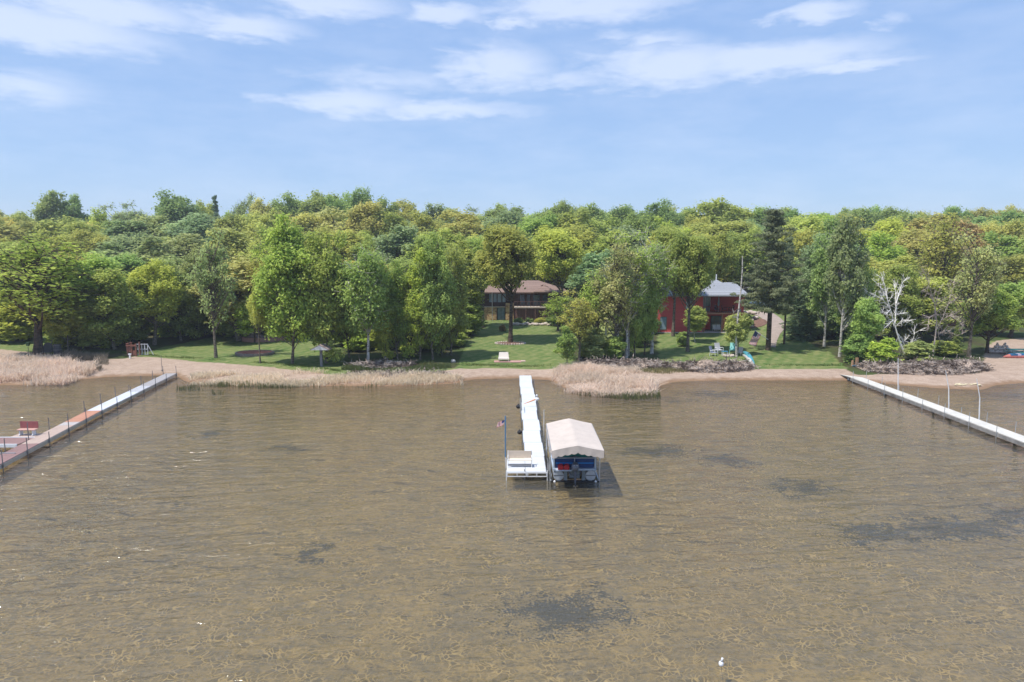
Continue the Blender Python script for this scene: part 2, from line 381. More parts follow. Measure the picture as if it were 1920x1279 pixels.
tp = t.node('ShaderNodeBsdfTransparent'); tp.inputs['Color'].default_value = (.86, .83, .74, 1)
df = t.node('ShaderNodeBsdfDiffuse'); df.inputs['Color'].default_value = (.21, .185, .125, 1)
turb = t.node('ShaderNodeMixShader'); turb.inputs[0].default_value = .22; t.l.new(tp.outputs[0], turb.inputs[1]); t.l.new(df.outputs[0], turb.inputs[2])
mx = t.node('ShaderNodeMixShader'); t.l.new(fr.outputs[0], mx.inputs[0]); t.l.new(turb.outputs[0], mx.inputs[1]); t.l.new(gl.outputs[0], mx.inputs[2])
o = t.node('ShaderNodeOutputMaterial'); t.l.new(mx.outputs[0], o.inputs[0])
wb = MB(); wb.add([(-1800, -1500, 0), (1800, -1500, 0), (1800, 84, 0), (-1800, 84, 0)], [(0, 1, 2, 3)])
tag(wb.build('water', wm), 'shallow brown rippled lake water over sand', kind='structure')

# ------------------------------------------------------------------ trees
def leaf_cloud(cent, rad, n_per, size, rs, aspect=1.7, up=.35, droop=0.0, flat=1.0, squash=1.0):
    """leaf-sized quads spread through clumps"""
    cent = np.asarray(cent, float); rad = np.asarray(rad, float)
    cnt = np.maximum(4, (n_per*(rad/rad.mean())**2).astype(int)); idx = np.repeat(np.arange(len(cent)), cnt); n = len(idx)
    d = rs.normal(size=(n, 3)); d /= np.linalg.norm(d, axis=1)[:, None]
    rr = np.abs(rs.normal(size=n))*.42 + rs.uniform(.1, .95, n)**.6*.72
    off = d*(rad[idx]*rr)[:, None]; off[:, 2] *= squash
    p = cent[idx] + off
    if droop: p[:, 2] -= rs.uniform(0, 1, n)**1.5*droop*rad[idx]
    nrm = d*.55 + rs.normal(size=(n, 3))*.42; nrm[:, 2] += up + .12; nrm[:, 2] *= flat; nrm /= np.linalg.norm(nrm, axis=1)[:, None]
    a = np.cross(nrm, rs.normal(size=(n, 3))); 
    if droop: a = np.tile([0, 0, 1.], (n, 1)) + rs.normal(size=(n, 3))*.45
    a -= nrm*(a*nrm).sum(1)[:, None]; a /= np.linalg.norm(a, axis=1)[:, None] + 1e-9; bb = np.cross(nrm, a)
    sz = size*rs.uniform(.6, 1.35, n)
    A = a*(sz*aspect*.5)[:, None]; B = bb*(sz*.5)[:, None]
    Vv = np.stack([p - A, p + B*1.0 - A*.1, p + A, p - B*1.0 - A*.1], 1).reshape(-1, 3)
    Q = np.arange(n*4).reshape(n, 4)
    lump = rs.uniform(.2, .8, len(cent)); tint = np.clip(lump[idx] + rs.normal(size=n)*.17, 0, 1)
    return Vv, Q, tint
def limb(mb, a, b_, r0, r1, rs, sag=.15, n=5, seg=4):
    a = np.array(a, float); b_ = np.array(b_, float); mid = (a+b_)/2; L = np.linalg.norm(b_-a)
    mid = mid + rs.normal(size=3)*L*.06; mid[2] -= L*sag*.5
    pts = [(1-u)**2*a + 2*u*(1-u)*mid + u*u*b_ for u in np.linspace(0, 1, seg)]
    mb.tube(pts, [r0 + (r1-r0)*u for u in np.linspace(0, 1, seg)], n, cap=False)
PROTO = {}
def proto(kind, k):
    """one tree of a kind, 16 m high with crown radius 4.5 m; returns (trunk mesh, crown mesh)"""
    if (kind, k) in PROTO: return PROTO[(kind, k)]
    rs = np.random.RandomState(hash_(kind) + 31*k); H = 16.0; RAD = 4.5; mb = MB(); C = []; Rr = []
    K = dict(maple=(.24, 160, .18, 145, .225), oak=(.18, 140, .20, 120, .27), lofty=(.42, 140, .17, 160, .20), aspen=(.22, 120, .17, 110, .24), birch=(.16, 120, .17, 105, .22),
             sparse=(.24, 96, .18, 92, .20), thin=(.06, 140, .16, 165, .18), shrub=(-.08, 80, .23, 150, .46), sapling=(.20, 70, .20, 150, .30))
    if kind in K:
        cb, n, lr, npl, ls = K[kind]; z0 = cb*H; cz = (z0+H)/2; hz = (H - z0)/2
        tr_top = H*.86; wob = rs.normal(size=2)*.35
        axis = lambda z: np.array([wob[0]*math.sin(z/H*2.6), wob[1]*math.sin(z/H*3.1), z])
        rb = {'maple': .27, 'lofty': .25, 'oak': .30, 'aspen': .20, 'birch': .17, 'sparse': .24, 'thin': .13, 'shrub': .10, 'sapling': .14}[kind]
        if kind != 'shrub':
            zs = np.linspace(-.4, tr_top, 9)
            mb.tube([axis(z) for z in zs], [rb*(1.35 if z < 0 else 1)*(1 - .88*max(0, z)/tr_top) for z in zs], 8, cap=False)
        ph_ = rs.uniform(0, 6.28, 6); i = 0
        while i < n:
            d = rs.normal(size=3); d /= np.linalg.norm(d)
            u = rs.uniform(.35, .9)**.6; u *= (1.0 if kind == 'shrub' else .88 + .26*math.sin(2.1*d[0]+ph_[0])*math.sin(2.7*d[1]+ph_[1]) + .16*math.sin(5*d[2]+ph_[2]+3*d[0]))*(1.15 if rs.uniform() < .12 else 1); r_l = RAD*lr*rs.uniform(.65, 1.3)
            zz = cz + hz*d[2]*u*.92; rel = (zz - z0)/(H - z0)
            prof = {'aspen': 1.05 - .45*rel, 'birch': 1.0 - .25*rel, 'thin': 1.0 - .2*rel, 'sapling': 1.1 - .35*rel}.get(kind, 1.0)
            c = np.array([RAD*d[0]*u*.80*prof, RAD*d[1]*u*.80*prof, zz]); C.append(c); Rr.append(r_l); i += 1
            hd = math.hypot(c[0], c[1]); za = max(z0*.75, zz - hd*rs.uniform(.7, 1.3) - .6) if kind != 'shrub' else 0
            za = min(za, tr_top*.97); start = axis(za)
            if kind == 'shrub': start = np.array([rs.normal()*.3, rs.normal()*.3, -.3])
            rr0 = rb*.42*(1 - .6*za/H)
            limb(mb, start, c, rr0, .03, rs, seg=4)
            if kind in ('sparse', 'birch', 'thin', 'aspen'):
                for q in range({'sparse': 7}.get(kind, 3)):
                    dd = rs.normal(size=3); dd[2] = abs(dd[2])*.6; dd /= np.linalg.norm(dd)
                    limb(mb, c - dd*.1, c + dd*r_l*rs.uniform(1.0, 1.9), .035, .014, rs, n=3, seg=3)
        dens = {'sparse': .6}.get(kind, 1)
        Vv, Q, tint = leaf_cloud(C, Rr, int(npl*dens), ls, rs, droop={'birch': 2.2, 'thin': .6}.get(kind, 0), squash={'oak': 1.0, 'maple': 1.05}.get(kind, 1))
        if kind == 'shrub': Vv[:, 2] = np.maximum(Vv[:, 2], -.2)
    elif kind in ('pine', 'spruce'):
        mb.tube([(0, 0, -.4), (.05, .05, H*.4), (0, .1, H*.97)], [.27, .2, .04], 8, cap=False)
        lay = 17 if kind == 'pine' else 20; zb = .30 if kind == 'pine' else .05
        for L in range(lay):
            rel = L/(lay-1); z = H*(zb + (.97-zb)*rel); reach = RAD*(1.02 - rel*.93)**(.9 if kind == 'pine' else 1)*rs.uniform(.8, 1.05)
            if kind == 'pine' and rel < .12: reach *= .75
            nb_ = int(6 - 2*rel) + (1 if kind == 'spruce' else 0); a0 = rs.uniform(0, 6.28)
            for q in range(nb_):
                an = a0 + 6.283*q/nb_ + rs.normal()*.25; rch = reach*rs.uniform(.65, 1.1); tipz = z + (rch*.10 if kind == 'pine' else -rch*.28) + rs.normal()*.2
                tip = np.array([math.cos(an)*rch, math.sin(an)*rch, tipz]); limb(mb, (0, 0, z), tip, .06, .02, rs, seg=3)
                for u in np.linspace(.25, 1, max(2, int(rch/0.75))):
                    C.append(np.array([0, 0, z])*(1-u) + tip*u + rs.normal(size=3)*np.array([.22, .22, .08])); Rr.append((.62 if kind == 'pine' else .5)*(1.15 - .45*u)*rs.uniform(.75, 1.2))
        Vv, Q, tint = leaf_cloud(C, Rr, 95, .10, rs, aspect=4.2, up=.2, squash=.42)
    tm = bpy.data.meshes.new('trunk'); tm.from_pydata(mb.v, [], mb.f); tm.update(); tm.materials.append(BARK)
    cm_ = np_mesh('crown', Vv, Q, [LEAF], tint)
    rad_ = np.hypot(Vv[:, 0], Vv[:, 1]); cm_['r'] = float(np.percentile(rad_, 96)); cm_['h'] = float(np.percentile(Vv[:, 2], 99.7))
    PROTO[(kind, k)] = (tm, cm_); return PROTO[(kind, k)]
def hash_(s): return sum(ord(c)*(i+7) for i, c in enumerate(s)) % 9973
NVAR = dict(lofty=1, maple=4, oak=3, aspen=3, birch=3, sparse=3, thin=3, shrub=3, sapling=2, pine=2, spruce=1)
HUE = dict(lime=(.430, .500, .085), mid=(.350, .430, .100), green=(.285, .375, .105), dark=(.21, .27, .085), blue=(.295, .375, .155), olive=(.400, .430, .100),
           gold=(.440, .435, .110), rust=(.470, .390, .150), pale=(.480, .510, .170), grey=(.380, .430, .160), pine=(.225, .270, .130), spruce=(.180, .255, .130), yellow=(.480, .500, .115))
RN = random.Random(4)
TREE_N = 0
BASE = {}
def tree(kind, base, top_z, width, hue, label, group=None, bk=None, rz=None, lean=(0, 0), name=None, cat='tree'):
    global TREE_N
    k = TREE_N % NVAR[kind]; TREE_N += 1
    tm, cm_ = proto(kind, k); H = max(1.0, top_z - base[2])
    nm_ = name or {'pine': 'pine_tree', 'spruce': 'spruce_tree', 'birch': 'birch_tree', 'shrub': 'shrub', 'sapling': 'young_tree'}.get(kind, 'broadleaf_tree')
    bm_ = bk or {'birch': BIRCH, 'pine': BARK_D, 'spruce': BARK_D, 'aspen': BARK}.get(kind, BARK)
    if (kind, k) not in BASE:
        r = bpy.data.objects.new(nm_, None); COL.objects.link(r); r.empty_display_size = .5
        to = bpy.data.objects.new('trunk', tm); co = bpy.data.objects.new('crown', cm_)
        for q in (to, co): COL.objects.link(q); q.parent = r
        BASE[(kind, k)] = (r, to, co)
    else:
        r0, t0, c0 = BASE[(kind, k)]; r = r0.copy(); to = t0.copy(); co = c0.copy()
        for q in (r, to, co): COL.objects.link(q)
        to.parent = r; co.parent = r; r.name = nm_
    for kk in list(r.keys()): del r[kk]
    to.material_slots[0].link = 'OBJECT'; to.material_slots[0].material = bm_
    h = HUE[hue]; j = [RN.uniform(.9, 1.12) for _ in range(3)]; vv = RN.uniform(.9, 1.12)
    co.color = (h[0]*j[0]*vv, h[1]*vv, h[2]*j[2]*vv, 1)
    r.location = tuple(map(float, base)); s = width/(2*cm_['r'])
    r.rotation_euler = (lean[0], lean[1], RN.uniform(0, 6.28) if rz is None else rz)
    r.scale = (s, s*RN.uniform(.92, 1.08), H/cm_['h'])
    return tag(r, label, cat, group)
def T(kind, px, pyt, wpx, hue, label, pyb=None, D=None, **kw):
    base = G(px, pyb) if pyb else GD(px, D)
    tp_ = PY(px, pyt, base[1]); width = wpx*base[1]/1270.0
    return tree(kind, base, tp_[2], width, hue, label, **kw)

# front trees, each placed by where its trunk meets the ground
T('sparse', 72, 448, 235, 'lime', 'wide yellow-green tree with dark leaning trunk beside the black garden swing', pyb=664, bk=BARK_D, lean=(0, R(3)))
T('sapling', 128, 560, 90, 'lime', 'small lime-green tree whose low crown hides behind the dark barrel', pyb=661)
T('maple', 168, 480, 130, 'mid', 'dense mid-green tree at the back edge of the pink reed bed', pyb=652)
T('thin', 215, 505, 110, 'mid', 'bushy green tree left of the red wooden frame', pyb=655)
T('maple', 290, 492, 95, 'lime', 'bright lime tree with pale trunk behind the red wooden frame', pyb=648)
T('birch', 262, 530, 80, 'green', 'drooping dark-green tree over the red wooden frame', D=92)
T('thin', 340, 490, 90, 'green', 'slender green tree in the dark thicket right of the white rack', pyb=640)
T('thin', 372, 470, 80, 'grey', 'thin grey-green tree left of the slender half-bare lawn tree', pyb=634)
T('sparse', 405, 430, 80, 'grey', 'tall slender half-bare tree at the left end of the lawn', pyb=671)
T('oak', 450, 486, 136, 'pale', 'pale yellow-green feathery tree behind the round flower bed', pyb=640)
T('lofty', 905, 446, 84, 'mid', 'leafy crown over the left end of the brown roof', D=106)
T('sparse', 1046, 548, 62, 'lime', 'thin lime sapling right of the brown-roofed house above the boulder row', D=101)
T('sparse', 520, 430, 84, 'lime', 'airy lime tree left of the tall lime lawn tree, over the brick terrace', D=96)
T('thin', 585, 455, 84, 'olive', 'olive crown over the right part of the grey cabin', D=97)
T('sapling', 478, 548, 80, 'lime', 'small lime tree on a short dark trunk at the brick terrace', pyb=643, bk=BARK_D)
T('lofty', 488, 540, 44, 'yellow', 'young tree with grey forked trunk in front of the round flower bed', pyb=682)
T('thin', 548, 408, 122, 'lime', 'tall lime tree with thick grey trunk in the middle of the left lawn', pyb=683)
T('thin', 520, 470, 75, 'olive', 'olive tree standing close behind the tall lime lawn tree', pyb=640)
T('thin', 612, 438, 95, 'mid', 'tall green tree rising right behind the small gabled post roof', pyb=681)
T('birch', 690, 470, 105, 'mid', 'drooping birch with white trunk on the bank, right of the gabled post roof', pyb=684)
T('thin', 655, 500, 75, 'lime', 'thin lime tree between the gabled post roof and the drooping birch', pyb=672)
cl = [(722, 520, 62, 'lime', 'first'), (746, 492, 64, 'mid', 'second'), (768, 530, 60, 'yellow', 'third'), (788, 470, 70, 'lime', 'fourth'), (812, 440, 80, 'mid', 'fifth'),
      (828, 500, 60, 'lime', 'sixth'), (846, 470, 70, 'mid', 'seventh')]
for x, y, w_, h_, o_ in cl:
    T('thin', x, y, w_, h_, f'{o_} slim tree from the left in the thicket right of the drooping birch', pyb=668 + (x % 3)*4, group='slim trees crowded on the bank')
T('thin', 866, 455, 90, 'mid', 'leafy green tree at the right end of the thicket beside the brown-roofed house', D=100)
T('lofty', 957, 424, 128, 'olive', 'big round-crowned tree with forked trunk in front of the brown-roofed house', pyb=643, bk=BARK_D)
T('lofty', 1052, 432, 110, 'lime', 'yellow-green tree overhanging the right side of the brown-roofed house', D=109)
T('lofty', 1262, 428, 92, 'mid', 'leafy crown over the left half of the grey roof of the red house', D=97)
T('lofty', 1332, 440, 76, 'olive', 'olive crown over the ridge of the grey roof', D=116)
T('maple', 1030, 428, 90, 'lime', 'yellow-green tree behind the chimney side of the brown-roofed house', D=132)
T('sapling', 1063, 612, 38, 'mid', 'bright green bush at the right end of the middle lawn', pyb=688, cat='bush', name='bush')
T('sparse', 1086, 545, 70, 'yellow', 'thin yellowish sapling beside the bright green bush', pyb=677)
T('sparse', 1118, 505, 76, 'lime', 'grey-green drooping birch behind the root bank, leftmost of its clump', pyb=668)
T('sparse', 1152, 458, 84, 'pale', 'tall birch with bare white twigs at the middle of the root bank', pyb=673)
T('sparse', 1174, 440, 85, 'mid', 'leaning white-trunked tree with bare side branches over the root bank', pyb=672, bk=BIRCH, lean=(0, R(4)))
T('thin', 1190, 470, 60, 'mid', 'straight tan-trunked tree behind the root bank', pyb=669)
T('thin', 1208, 500, 54, 'mid', 'dark-trunked tree in the clump left of the red house', pyb=667, bk=BARK_D)
T('sparse', 1222, 430, 80, 'mid', 'tall white-trunked tree at the left corner of the red house', pyb=664, bk=BIRCH)
T('shrub', 1110, 618, 60, 'grey', 'low grey-green shrub above the root bank, left of the bare birches', pyb=672)
T('shrub', 1150, 632, 44, 'mid', 'low green shrub between the trunks above the root bank', pyb=674)
T('lofty', 1289, 440, 92, 'mid', 'slender grey-trunked tree on the lawn in front of the red house', pyb=660)
T('sapling', 1303, 575, 50, 'mid', 'small white-stemmed young tree close to the red house wall', pyb=642, bk=BIRCH)
T('shrub', 1280, 622, 22, 'green', 'dark green bush beside the slender lawn tree of the red house', pyb=650)
T('sapling', 1383, 588, 48, 'pale', 'feathery pale sapling around the bare white pole trunk', pyb=666)
T('pine', 1440, 394, 106, 'pine', 'tall dark pine with bare lower trunk carrying the flag', pyb=657)
T('pine', 1470, 446, 56, 'pine', 'second pine just right of the tall flag pine', pyb=646)
T('spruce', 1496, 552, 58, 'spruce', 'small blue-green spruce right of the gravel drive', pyb=636)
T('aspen', 1520, 440, 66, 'blue', 'blue-green tree behind the small spruce', pyb=634)
T('aspen', 1545, 412, 62, 'green', 'tall blue-green aspen with pale trunk, left of the pair', pyb=651, bk=BIRCH)
T('aspen', 1574, 408, 72, 'blue', 'tall blue-green aspen with the whitest trunk at the lawn corner', pyb=670, bk=BIRCH)
T('thin', 1600, 470, 64, 'green', 'green tree right of the white-trunked aspen', pyb=660)
T('sapling', 1622, 560, 62, 'mid', 'leafy green young tree left of the bleached dead tree', pyb=680)
T('shrub', 1604, 628, 46, 'green', 'dark shrub at the corner where the right lawn meets the bank', pyb=682)
T('shrub', 1656, 634, 52, 'lime', 'lime-green shrub on the bank under the bleached dead tree', pyb=690)
T('shrub', 1628, 640, 40, 'grey', 'grey-green shrub behind the lime shrub on the right bank', pyb=676)
T('thin', 1668, 500, 90, 'olive', 'olive feathery tree directly behind the bleached dead tree', D=92)
T('thin', 1728, 520, 110, 'yellow', 'yellow-olive feathery tree between the dead tree and the forked bare tree', D=94)
T('sparse', 1764, 400, 105, 'olive', 'high olive crown above the forked bare tree', D=97)
T('sparse', 1816, 438, 88, 'pale', 'pale-green tree with thick grey trunk at the end of the right bank', pyb=671)
T('spruce', 1793, 600, 20, 'green', 'tiny dark spruce between the forked bare tree and the pale-green tree', pyb=650)
T('maple', 1850, 540, 80, 'mid', 'low-crowned green tree shading the beach, nearest the boulders', pyb=662, bk=BARK_D)
T('maple', 1895, 530, 100, 'mid', 'broad green tree over the boulder stack at the right edge', D=96, bk=BARK_D)
T('shrub', 1725, 640, 50, 'grey', 'sparse shrub on the bank between the two bare trees', pyb=678)
T('shrub', 1772, 640, 50, 'mid', 'green shrub behind the bank right of the forked bare tree', pyb=668)

# understorey, a little deeper in the wood
us = [(30, 590, 90, 'mid', 101, 'at the far left lawn edge'), (140, 600, 80, 'green', 93, 'behind the reed bed'), (190, 615, 70, 'dark', 90, 'behind the reed bed, rightmost'), (230, 612, 60, 'dark', 92, 'left of the white rack'),
      (310, 590, 80, 'dark', 100, 'behind the white rack'), (355, 590, 70, 'green', 103, 'in the gap left of the lawn'), (400, 600, 60, 'dark', 106, 'behind the half-bare tree'),
      (660, 610, 60, 'lime', 92, 'behind the gabled post roof'), (700, 615, 60, 'lime', 90, 'behind the drooping birch'), (740, 620, 60, 'dark', 92, 'in the middle thicket'), (775, 615, 60, 'lime', 91, 'in the thicket centre'),
      (810, 612, 60, 'dark', 94, 'in the thicket right half'), (850, 610, 60, 'mid', 96, 'at the thicket right end'), (885, 590, 50, 'dark', 108, 'left of the stone entrance'),
      (1060, 585, 60, 'dark', 108, 'right of the boulder row'), (1100, 590, 60, 'mid', 100, 'left of the bare birches'), (1140, 600, 60, 'dark', 98, 'behind the bare birches'), (1180, 600, 60, 'green', 98, 'behind the tan-trunked tree'),
      (1210, 590, 46, 'dark', 100, 'left of the red house'), (1510, 590, 60, 'dark', 100, 'right of the small spruce'), (1560, 600, 60, 'dark', 96, 'behind the aspen pair'), (1600, 590, 60, 'green', 97, 'behind the lawn corner shrub'),
      (1700, 590, 60, 'olive', 102, 'behind the bleached dead tree'), (1830, 600, 50, 'dark', 102, 'behind the pale-green tree'), (1870, 590, 60, 'green', 108, 'above the boulder stack'), (1915, 600, 50, 'dark', 108, 'behind the teal table')]
us += [(645, 585, 60, 'mid', 88, 'close behind the gabled post roof, tall'), (700, 570, 64, 'lime', 88, 'close behind the drooping birch, tall'), (735, 560, 60, 'lime', 88, 'in the middle thicket, tall and left'), (770, 565, 60, 'lime', 87, 'in the middle thicket, tall and central'),
       (805, 560, 60, 'mid', 89, 'in the middle thicket, tall and right'), (840, 570, 56, 'lime', 90, 'at the right end of the middle thicket, tall'), (876, 570, 60, 'mid', 98, 'left of the stone entrance, tall'),
       (1120, 570, 60, 'pale', 91, 'left among the bare birches, tall'), (1160, 575, 60, 'grey', 90, 'right among the bare birches, tall'), (1203, 590, 36, 'mid', 91, 'beside the dark-trunked tree, tall'),
       (120, 540, 90, 'lime', 88, 'behind the dark barrel, tall'), (200, 550, 80, 'mid', 88, 'between barrel and wooden frame, tall'), (255, 560, 70, 'mid', 91, 'behind the red wooden frame, tall'), (325, 560, 70, 'lime', 97, 'right of the red wooden frame, tall'),
       (370, 560, 60, 'mid', 99, 'left of the half-bare tree, tall'), (440, 580, 70, 'pale', 97, 'left of the brick terrace, tall'), (575, 560, 60, 'mid', 97, 'right of the tall lime lawn tree, tall'), (30, 560, 90, 'lime', 92, 'at the left frame edge, tall')]
us += [(668, 628, 44, 'lime', 84, 'at the left foot of the drooping birch'), (716, 610, 50, 'lime', 86, 'at the right foot of the drooping birch'), (752, 600, 54, 'lime', 85, 'at the front of the middle thicket, left'),
       (786, 606, 50, 'yellow', 84, 'at the front of the middle thicket, centre'), (818, 600, 54, 'lime', 86, 'at the front of the middle thicket, right'), (850, 618, 44, 'mid', 88, 'by the single grey boulder'),
       (1130, 610, 54, 'grey', 88, 'at the front of the bare birches'), (1195, 612, 44, 'mid', 88, 'under the tan-trunked tree'), (1098, 600, 50, 'pale', 90, 'behind the thin yellowish sapling'),
       (185, 600, 70, 'mid', 86, 'in front of the drooping dark-green tree'), (60, 590, 70, 'mid', 100, 'behind the leaning trunk'), (420, 560, 70, 'olive', 98, 'behind the pale feathery tree'),
       (1535, 560, 60, 'blue', 94, 'between the spruce and the aspens'), (1585, 560, 50, 'green', 92, 'right behind the whitest aspen trunk'), (1690, 560, 70, 'olive', 95, 'between the dead tree and the olive tree'), (1745, 560, 60, 'yellow', 100, 'close behind the forked bare tree'),
       (1845, 570, 50, 'mid', 100, 'behind the low-crowned beach tree')]
for x, y, w_, h_, D_, where in us:
    T('shrub', x, y, w_, h_, f'undergrowth bush {where}', D=D_, group='undergrowth bushes along the wood edge', name='bush', cat='bush')

# the wood on the hill: named crowns first, then the rest of each row
land = [(-400, 'the reed bed at the left edge'), (190, 'the left dock end'), (380, 'the half-bare lawn tree'), (500, 'the tall lime lawn tree'), (640, 'the drooping birch'), (790, 'the middle thicket'),
        (890, 'the brown-roofed house'), (1060, 'the bare birches'), (1230, 'the red house'), (1400, 'the flag pine'), (1500, 'the blue-green aspens'), (1620, 'the bleached dead tree'),
        (1730, 'the forked bare tree'), (1820, 'the shaded beach')]
WORDN = ['first', 'second', 'third', 'fourth', 'fifth', 'sixth', 'seventh', 'eighth', 'ninth', 'tenth', 'eleventh', 'twelfth']
CNAME = dict(lime='lime-green', mid='mid-green', green='deep-green', dark='dark-green', blue='blue-green', olive='olive', gold='golden-olive', rust='rust-tinted', pale='pale-green', grey='grey-green', pine='dark needled', spruce='dark needled', yellow='yellowish')
wood = []   # (px, D, pyt, wpx, kind, hue)
sky_row = [(-40, 400, 120, 'oak', 'gold'), (20, 408, 90, 'oak', 'gold'), (62, 402, 70, 'oak', 'olive'), (116, 360, 62, 'aspen', 'green'), (155, 366, 50, 'aspen', 'green'), (205, 396, 60, 'oak', 'lime'),
           (240, 384, 62, 'sparse', 'grey'), (275, 380, 60, 'sparse', 'grey'), (345, 364, 92, 'maple', 'green'), (393, 380, 60, 'maple', 'mid'), (417, 368, 34, 'spruce', 'spruce'), (468, 366, 60, 'sparse', 'grey'),
           (512, 376, 60, 'maple', 'pale'), (560, 368, 90, 'maple', 'green'), (610, 362, 90, 'maple', 'green'), (650, 366, 70, 'maple', 'green'), (683, 357, 66, 'maple', 'green'), (720, 374, 70, 'maple', 'green'),
           (765, 378, 70, 'oak', 'olive'), (812, 384, 70, 'aspen', 'blue'), (868, 388, 60, 'sparse', 'grey'), (920, 386, 76, 'maple', 'green'), (975, 390, 80, 'aspen', 'blue'), (1020, 394, 70, 'maple', 'green'), (1062, 381, 74, 'maple', 'green'),
           (1110, 386, 76, 'maple', 'green'), (1160, 388, 70, 'maple', 'green'), (1225, 379, 84, 'maple', 'green'), (1275, 394, 70, 'maple', 'green'), (1345, 377, 110, 'maple', 'mid'), (1405, 392, 80, 'maple', 'mid'), (1475, 396, 70, 'maple', 'green'),
           (1530, 402, 80, 'oak', 'lime'), (1618, 393, 70, 'maple', 'green'), (1665, 391, 80, 'maple', 'green'), (1715, 400, 70, 'oak', 'mid'), (1748, 402, 50, 'sparse', 'grey'), (1790, 390, 74, 'maple', 'green'), (1850, 398, 80, 'maple', 'green'),
           (1905, 408, 80, 'maple', 'mid'), (1970, 405, 90, 'maple', 'olive')]
mid_row = [(35, 420, 130, 'oak', 'gold'), (120, 412, 120, 'oak', 'olive'), (190, 418, 100, 'oak', 'olive'), (255, 415, 110, 'aspen', 'blue'), (310, 405, 100, 'aspen', 'grey'), (372, 402, 100, 'aspen', 'blue'), (442, 408, 100, 'oak', 'gold'),
           (505, 398, 80, 'oak', 'olive'), (560, 402, 90, 'oak', 'yellow'), (625, 395, 100, 'oak', 'pale'), (690, 382, 90, 'oak', 'gold'), (745, 400, 90, 'oak', 'olive'), (800, 402, 90, 'oak', 'gold'), (868, 396, 110, 'oak', 'gold'),
           (945, 398, 100, 'aspen', 'blue'), (1010, 404, 90, 'oak', 'mid'), (1068, 398, 110, 'oak', 'mid'), (1125, 410, 90, 'oak', 'olive'), (1190, 402, 90, 'maple', 'green'), (1245, 410, 80, 'maple', 'lime'), (1310, 420, 90, 'oak', 'olive'),
           (1362, 418, 120, 'oak', 'gold'), (1500, 404, 110, 'oak', 'yellow'), (1575, 408, 90, 'oak', 'olive'), (1652, 412, 100, 'oak', 'lime'), (1720, 408, 110, 'oak', 'gold'), (1800, 414, 90, 'oak', 'rust'), (1860, 418, 100, 'oak', 'olive'),
           (1925, 420, 110, 'oak', 'olive')]
low_row = [(20, 455, 110, 'oak', 'olive'), (230, 455, 110, 'aspen', 'blue'), (290, 445, 110, 'aspen', 'blue'), (352, 440, 110, 'aspen', 'grey'), (455, 430, 100, 'oak', 'gold'), (520, 425, 100, 'oak', 'yellow'), (580, 430, 110, 'maple', 'lime'), (640, 430, 110, 'oak', 'olive'),
           (700, 445, 90, 'maple', 'mid'), (748, 425, 104, 'aspen', 'blue'), (800, 440, 90, 'maple', 'mid'), (860, 432, 90, 'maple', 'mid'), (905, 440, 80, 'oak', 'yellow'), (1015, 438, 100, 'oak', 'yellow'), (1075, 425, 110, 'oak', 'olive'),
           (1130, 435, 90, 'maple', 'mid'), (1175, 425, 90, 'aspen', 'blue'), (1235, 430, 80, 'oak', 'olive'), (1322, 444, 96, 'oak', 'olive'), (1395, 430, 80, 'maple', 'mid'), (1490, 430, 80, 'oak', 'olive'), (1640, 440, 90, 'oak', 'lime'), (1700, 432, 90, 'oak', 'gold'), (1870, 440, 110, 'oak', 'mid'), (1925, 445, 90, 'oak', 'olive')]
for x, y, w_, k_, h_ in sky_row: wood.append((x, 205 + RN.uniform(-8, 12), y, w_, k_, h_, 'skyline row'))
for x, y, w_, k_, h_ in mid_row: wood.append((x, 168 + RN.uniform(-7, 7), y, w_, k_, h_, 'second row'))
for x, y, w_, k_, h_ in low_row: wood.append((x, 136 + RN.uniform(-5, 5), y, w_, k_, h_, 'middle row'))
def region_hue(px, r):
    if px < 210: c = ['gold', 'olive', 'olive', 'lime', 'mid']
    elif px < 430: c = ['blue', 'blue', 'grey', 'mid', 'green']
    elif px < 720: c = ['olive', 'yellow', 'lime', 'gold', 'mid']
    elif px < 1000: c = ['mid', 'blue', 'olive', 'lime', 'mid']
    elif px < 1400: c = ['olive', 'mid', 'green', 'yellow', 'blue', 'mid']
    elif px < 1620: c = ['blue', 'olive', 'green', 'yellow']
    else: c = ['olive', 'gold', 'lime', 'mid', 'rust']
    return r.choice(c)
fill = [(118, 478, 74, 'front row'), (152, 440, 80, 'upper-middle row'), (186, 412, 80, 'upper row'), (240, 398, 90, 'far ridge')]
for D_, yt, stp, rn in fill:
    stp = 9.0*1270/D_*.95; x = -230 + RN.uniform(0, 30)
    while x < 2150:
        skip = (D_ < 130) and (890 < x < 1080 or 1225 < x < 1440 or 470 < x < 610)
        if not skip:
            k_ = RN.choice(['maple', 'oak', 'maple', 'oak', 'aspen'])
            wood.append((x, D_ + RN.uniform(-7, 7), yt + RN.uniform(-9, 14), stp*RN.uniform(1.05, 1.4), k_, region_hue(x, RN), rn))
        x += stp*RN.uniform(.8, 1.15)
cnt = {}
for x, D_, y, w_, k_, h_, rn in sorted(wood, key=lambda q: q[0]):
    ln = [n for xx, n in land if x >= xx][-1]
    key = (rn, ln, CNAME[h_]); cnt[key] = cnt.get(key, 0) + 1
    lab = f"{WORDN[cnt[key]-1]} {CNAME[h_]} crown from left in {rn} above {ln}"
    if len(lab.split()) > 16 + 6: lab = lab.replace(' from the left', '')
    words = lab.split()
    if len(words) > 16:
        lab = f"{CNAME[h_]} crown {cnt[key]} left to right, {rn}, above {ln}".replace(f' {cnt[key]} left to right,', f', {WORDN[cnt[key]-1]} rightward,')
    T(k_, x, y, w_, h_, lab, D=D_, group='trees of the wooded hill')

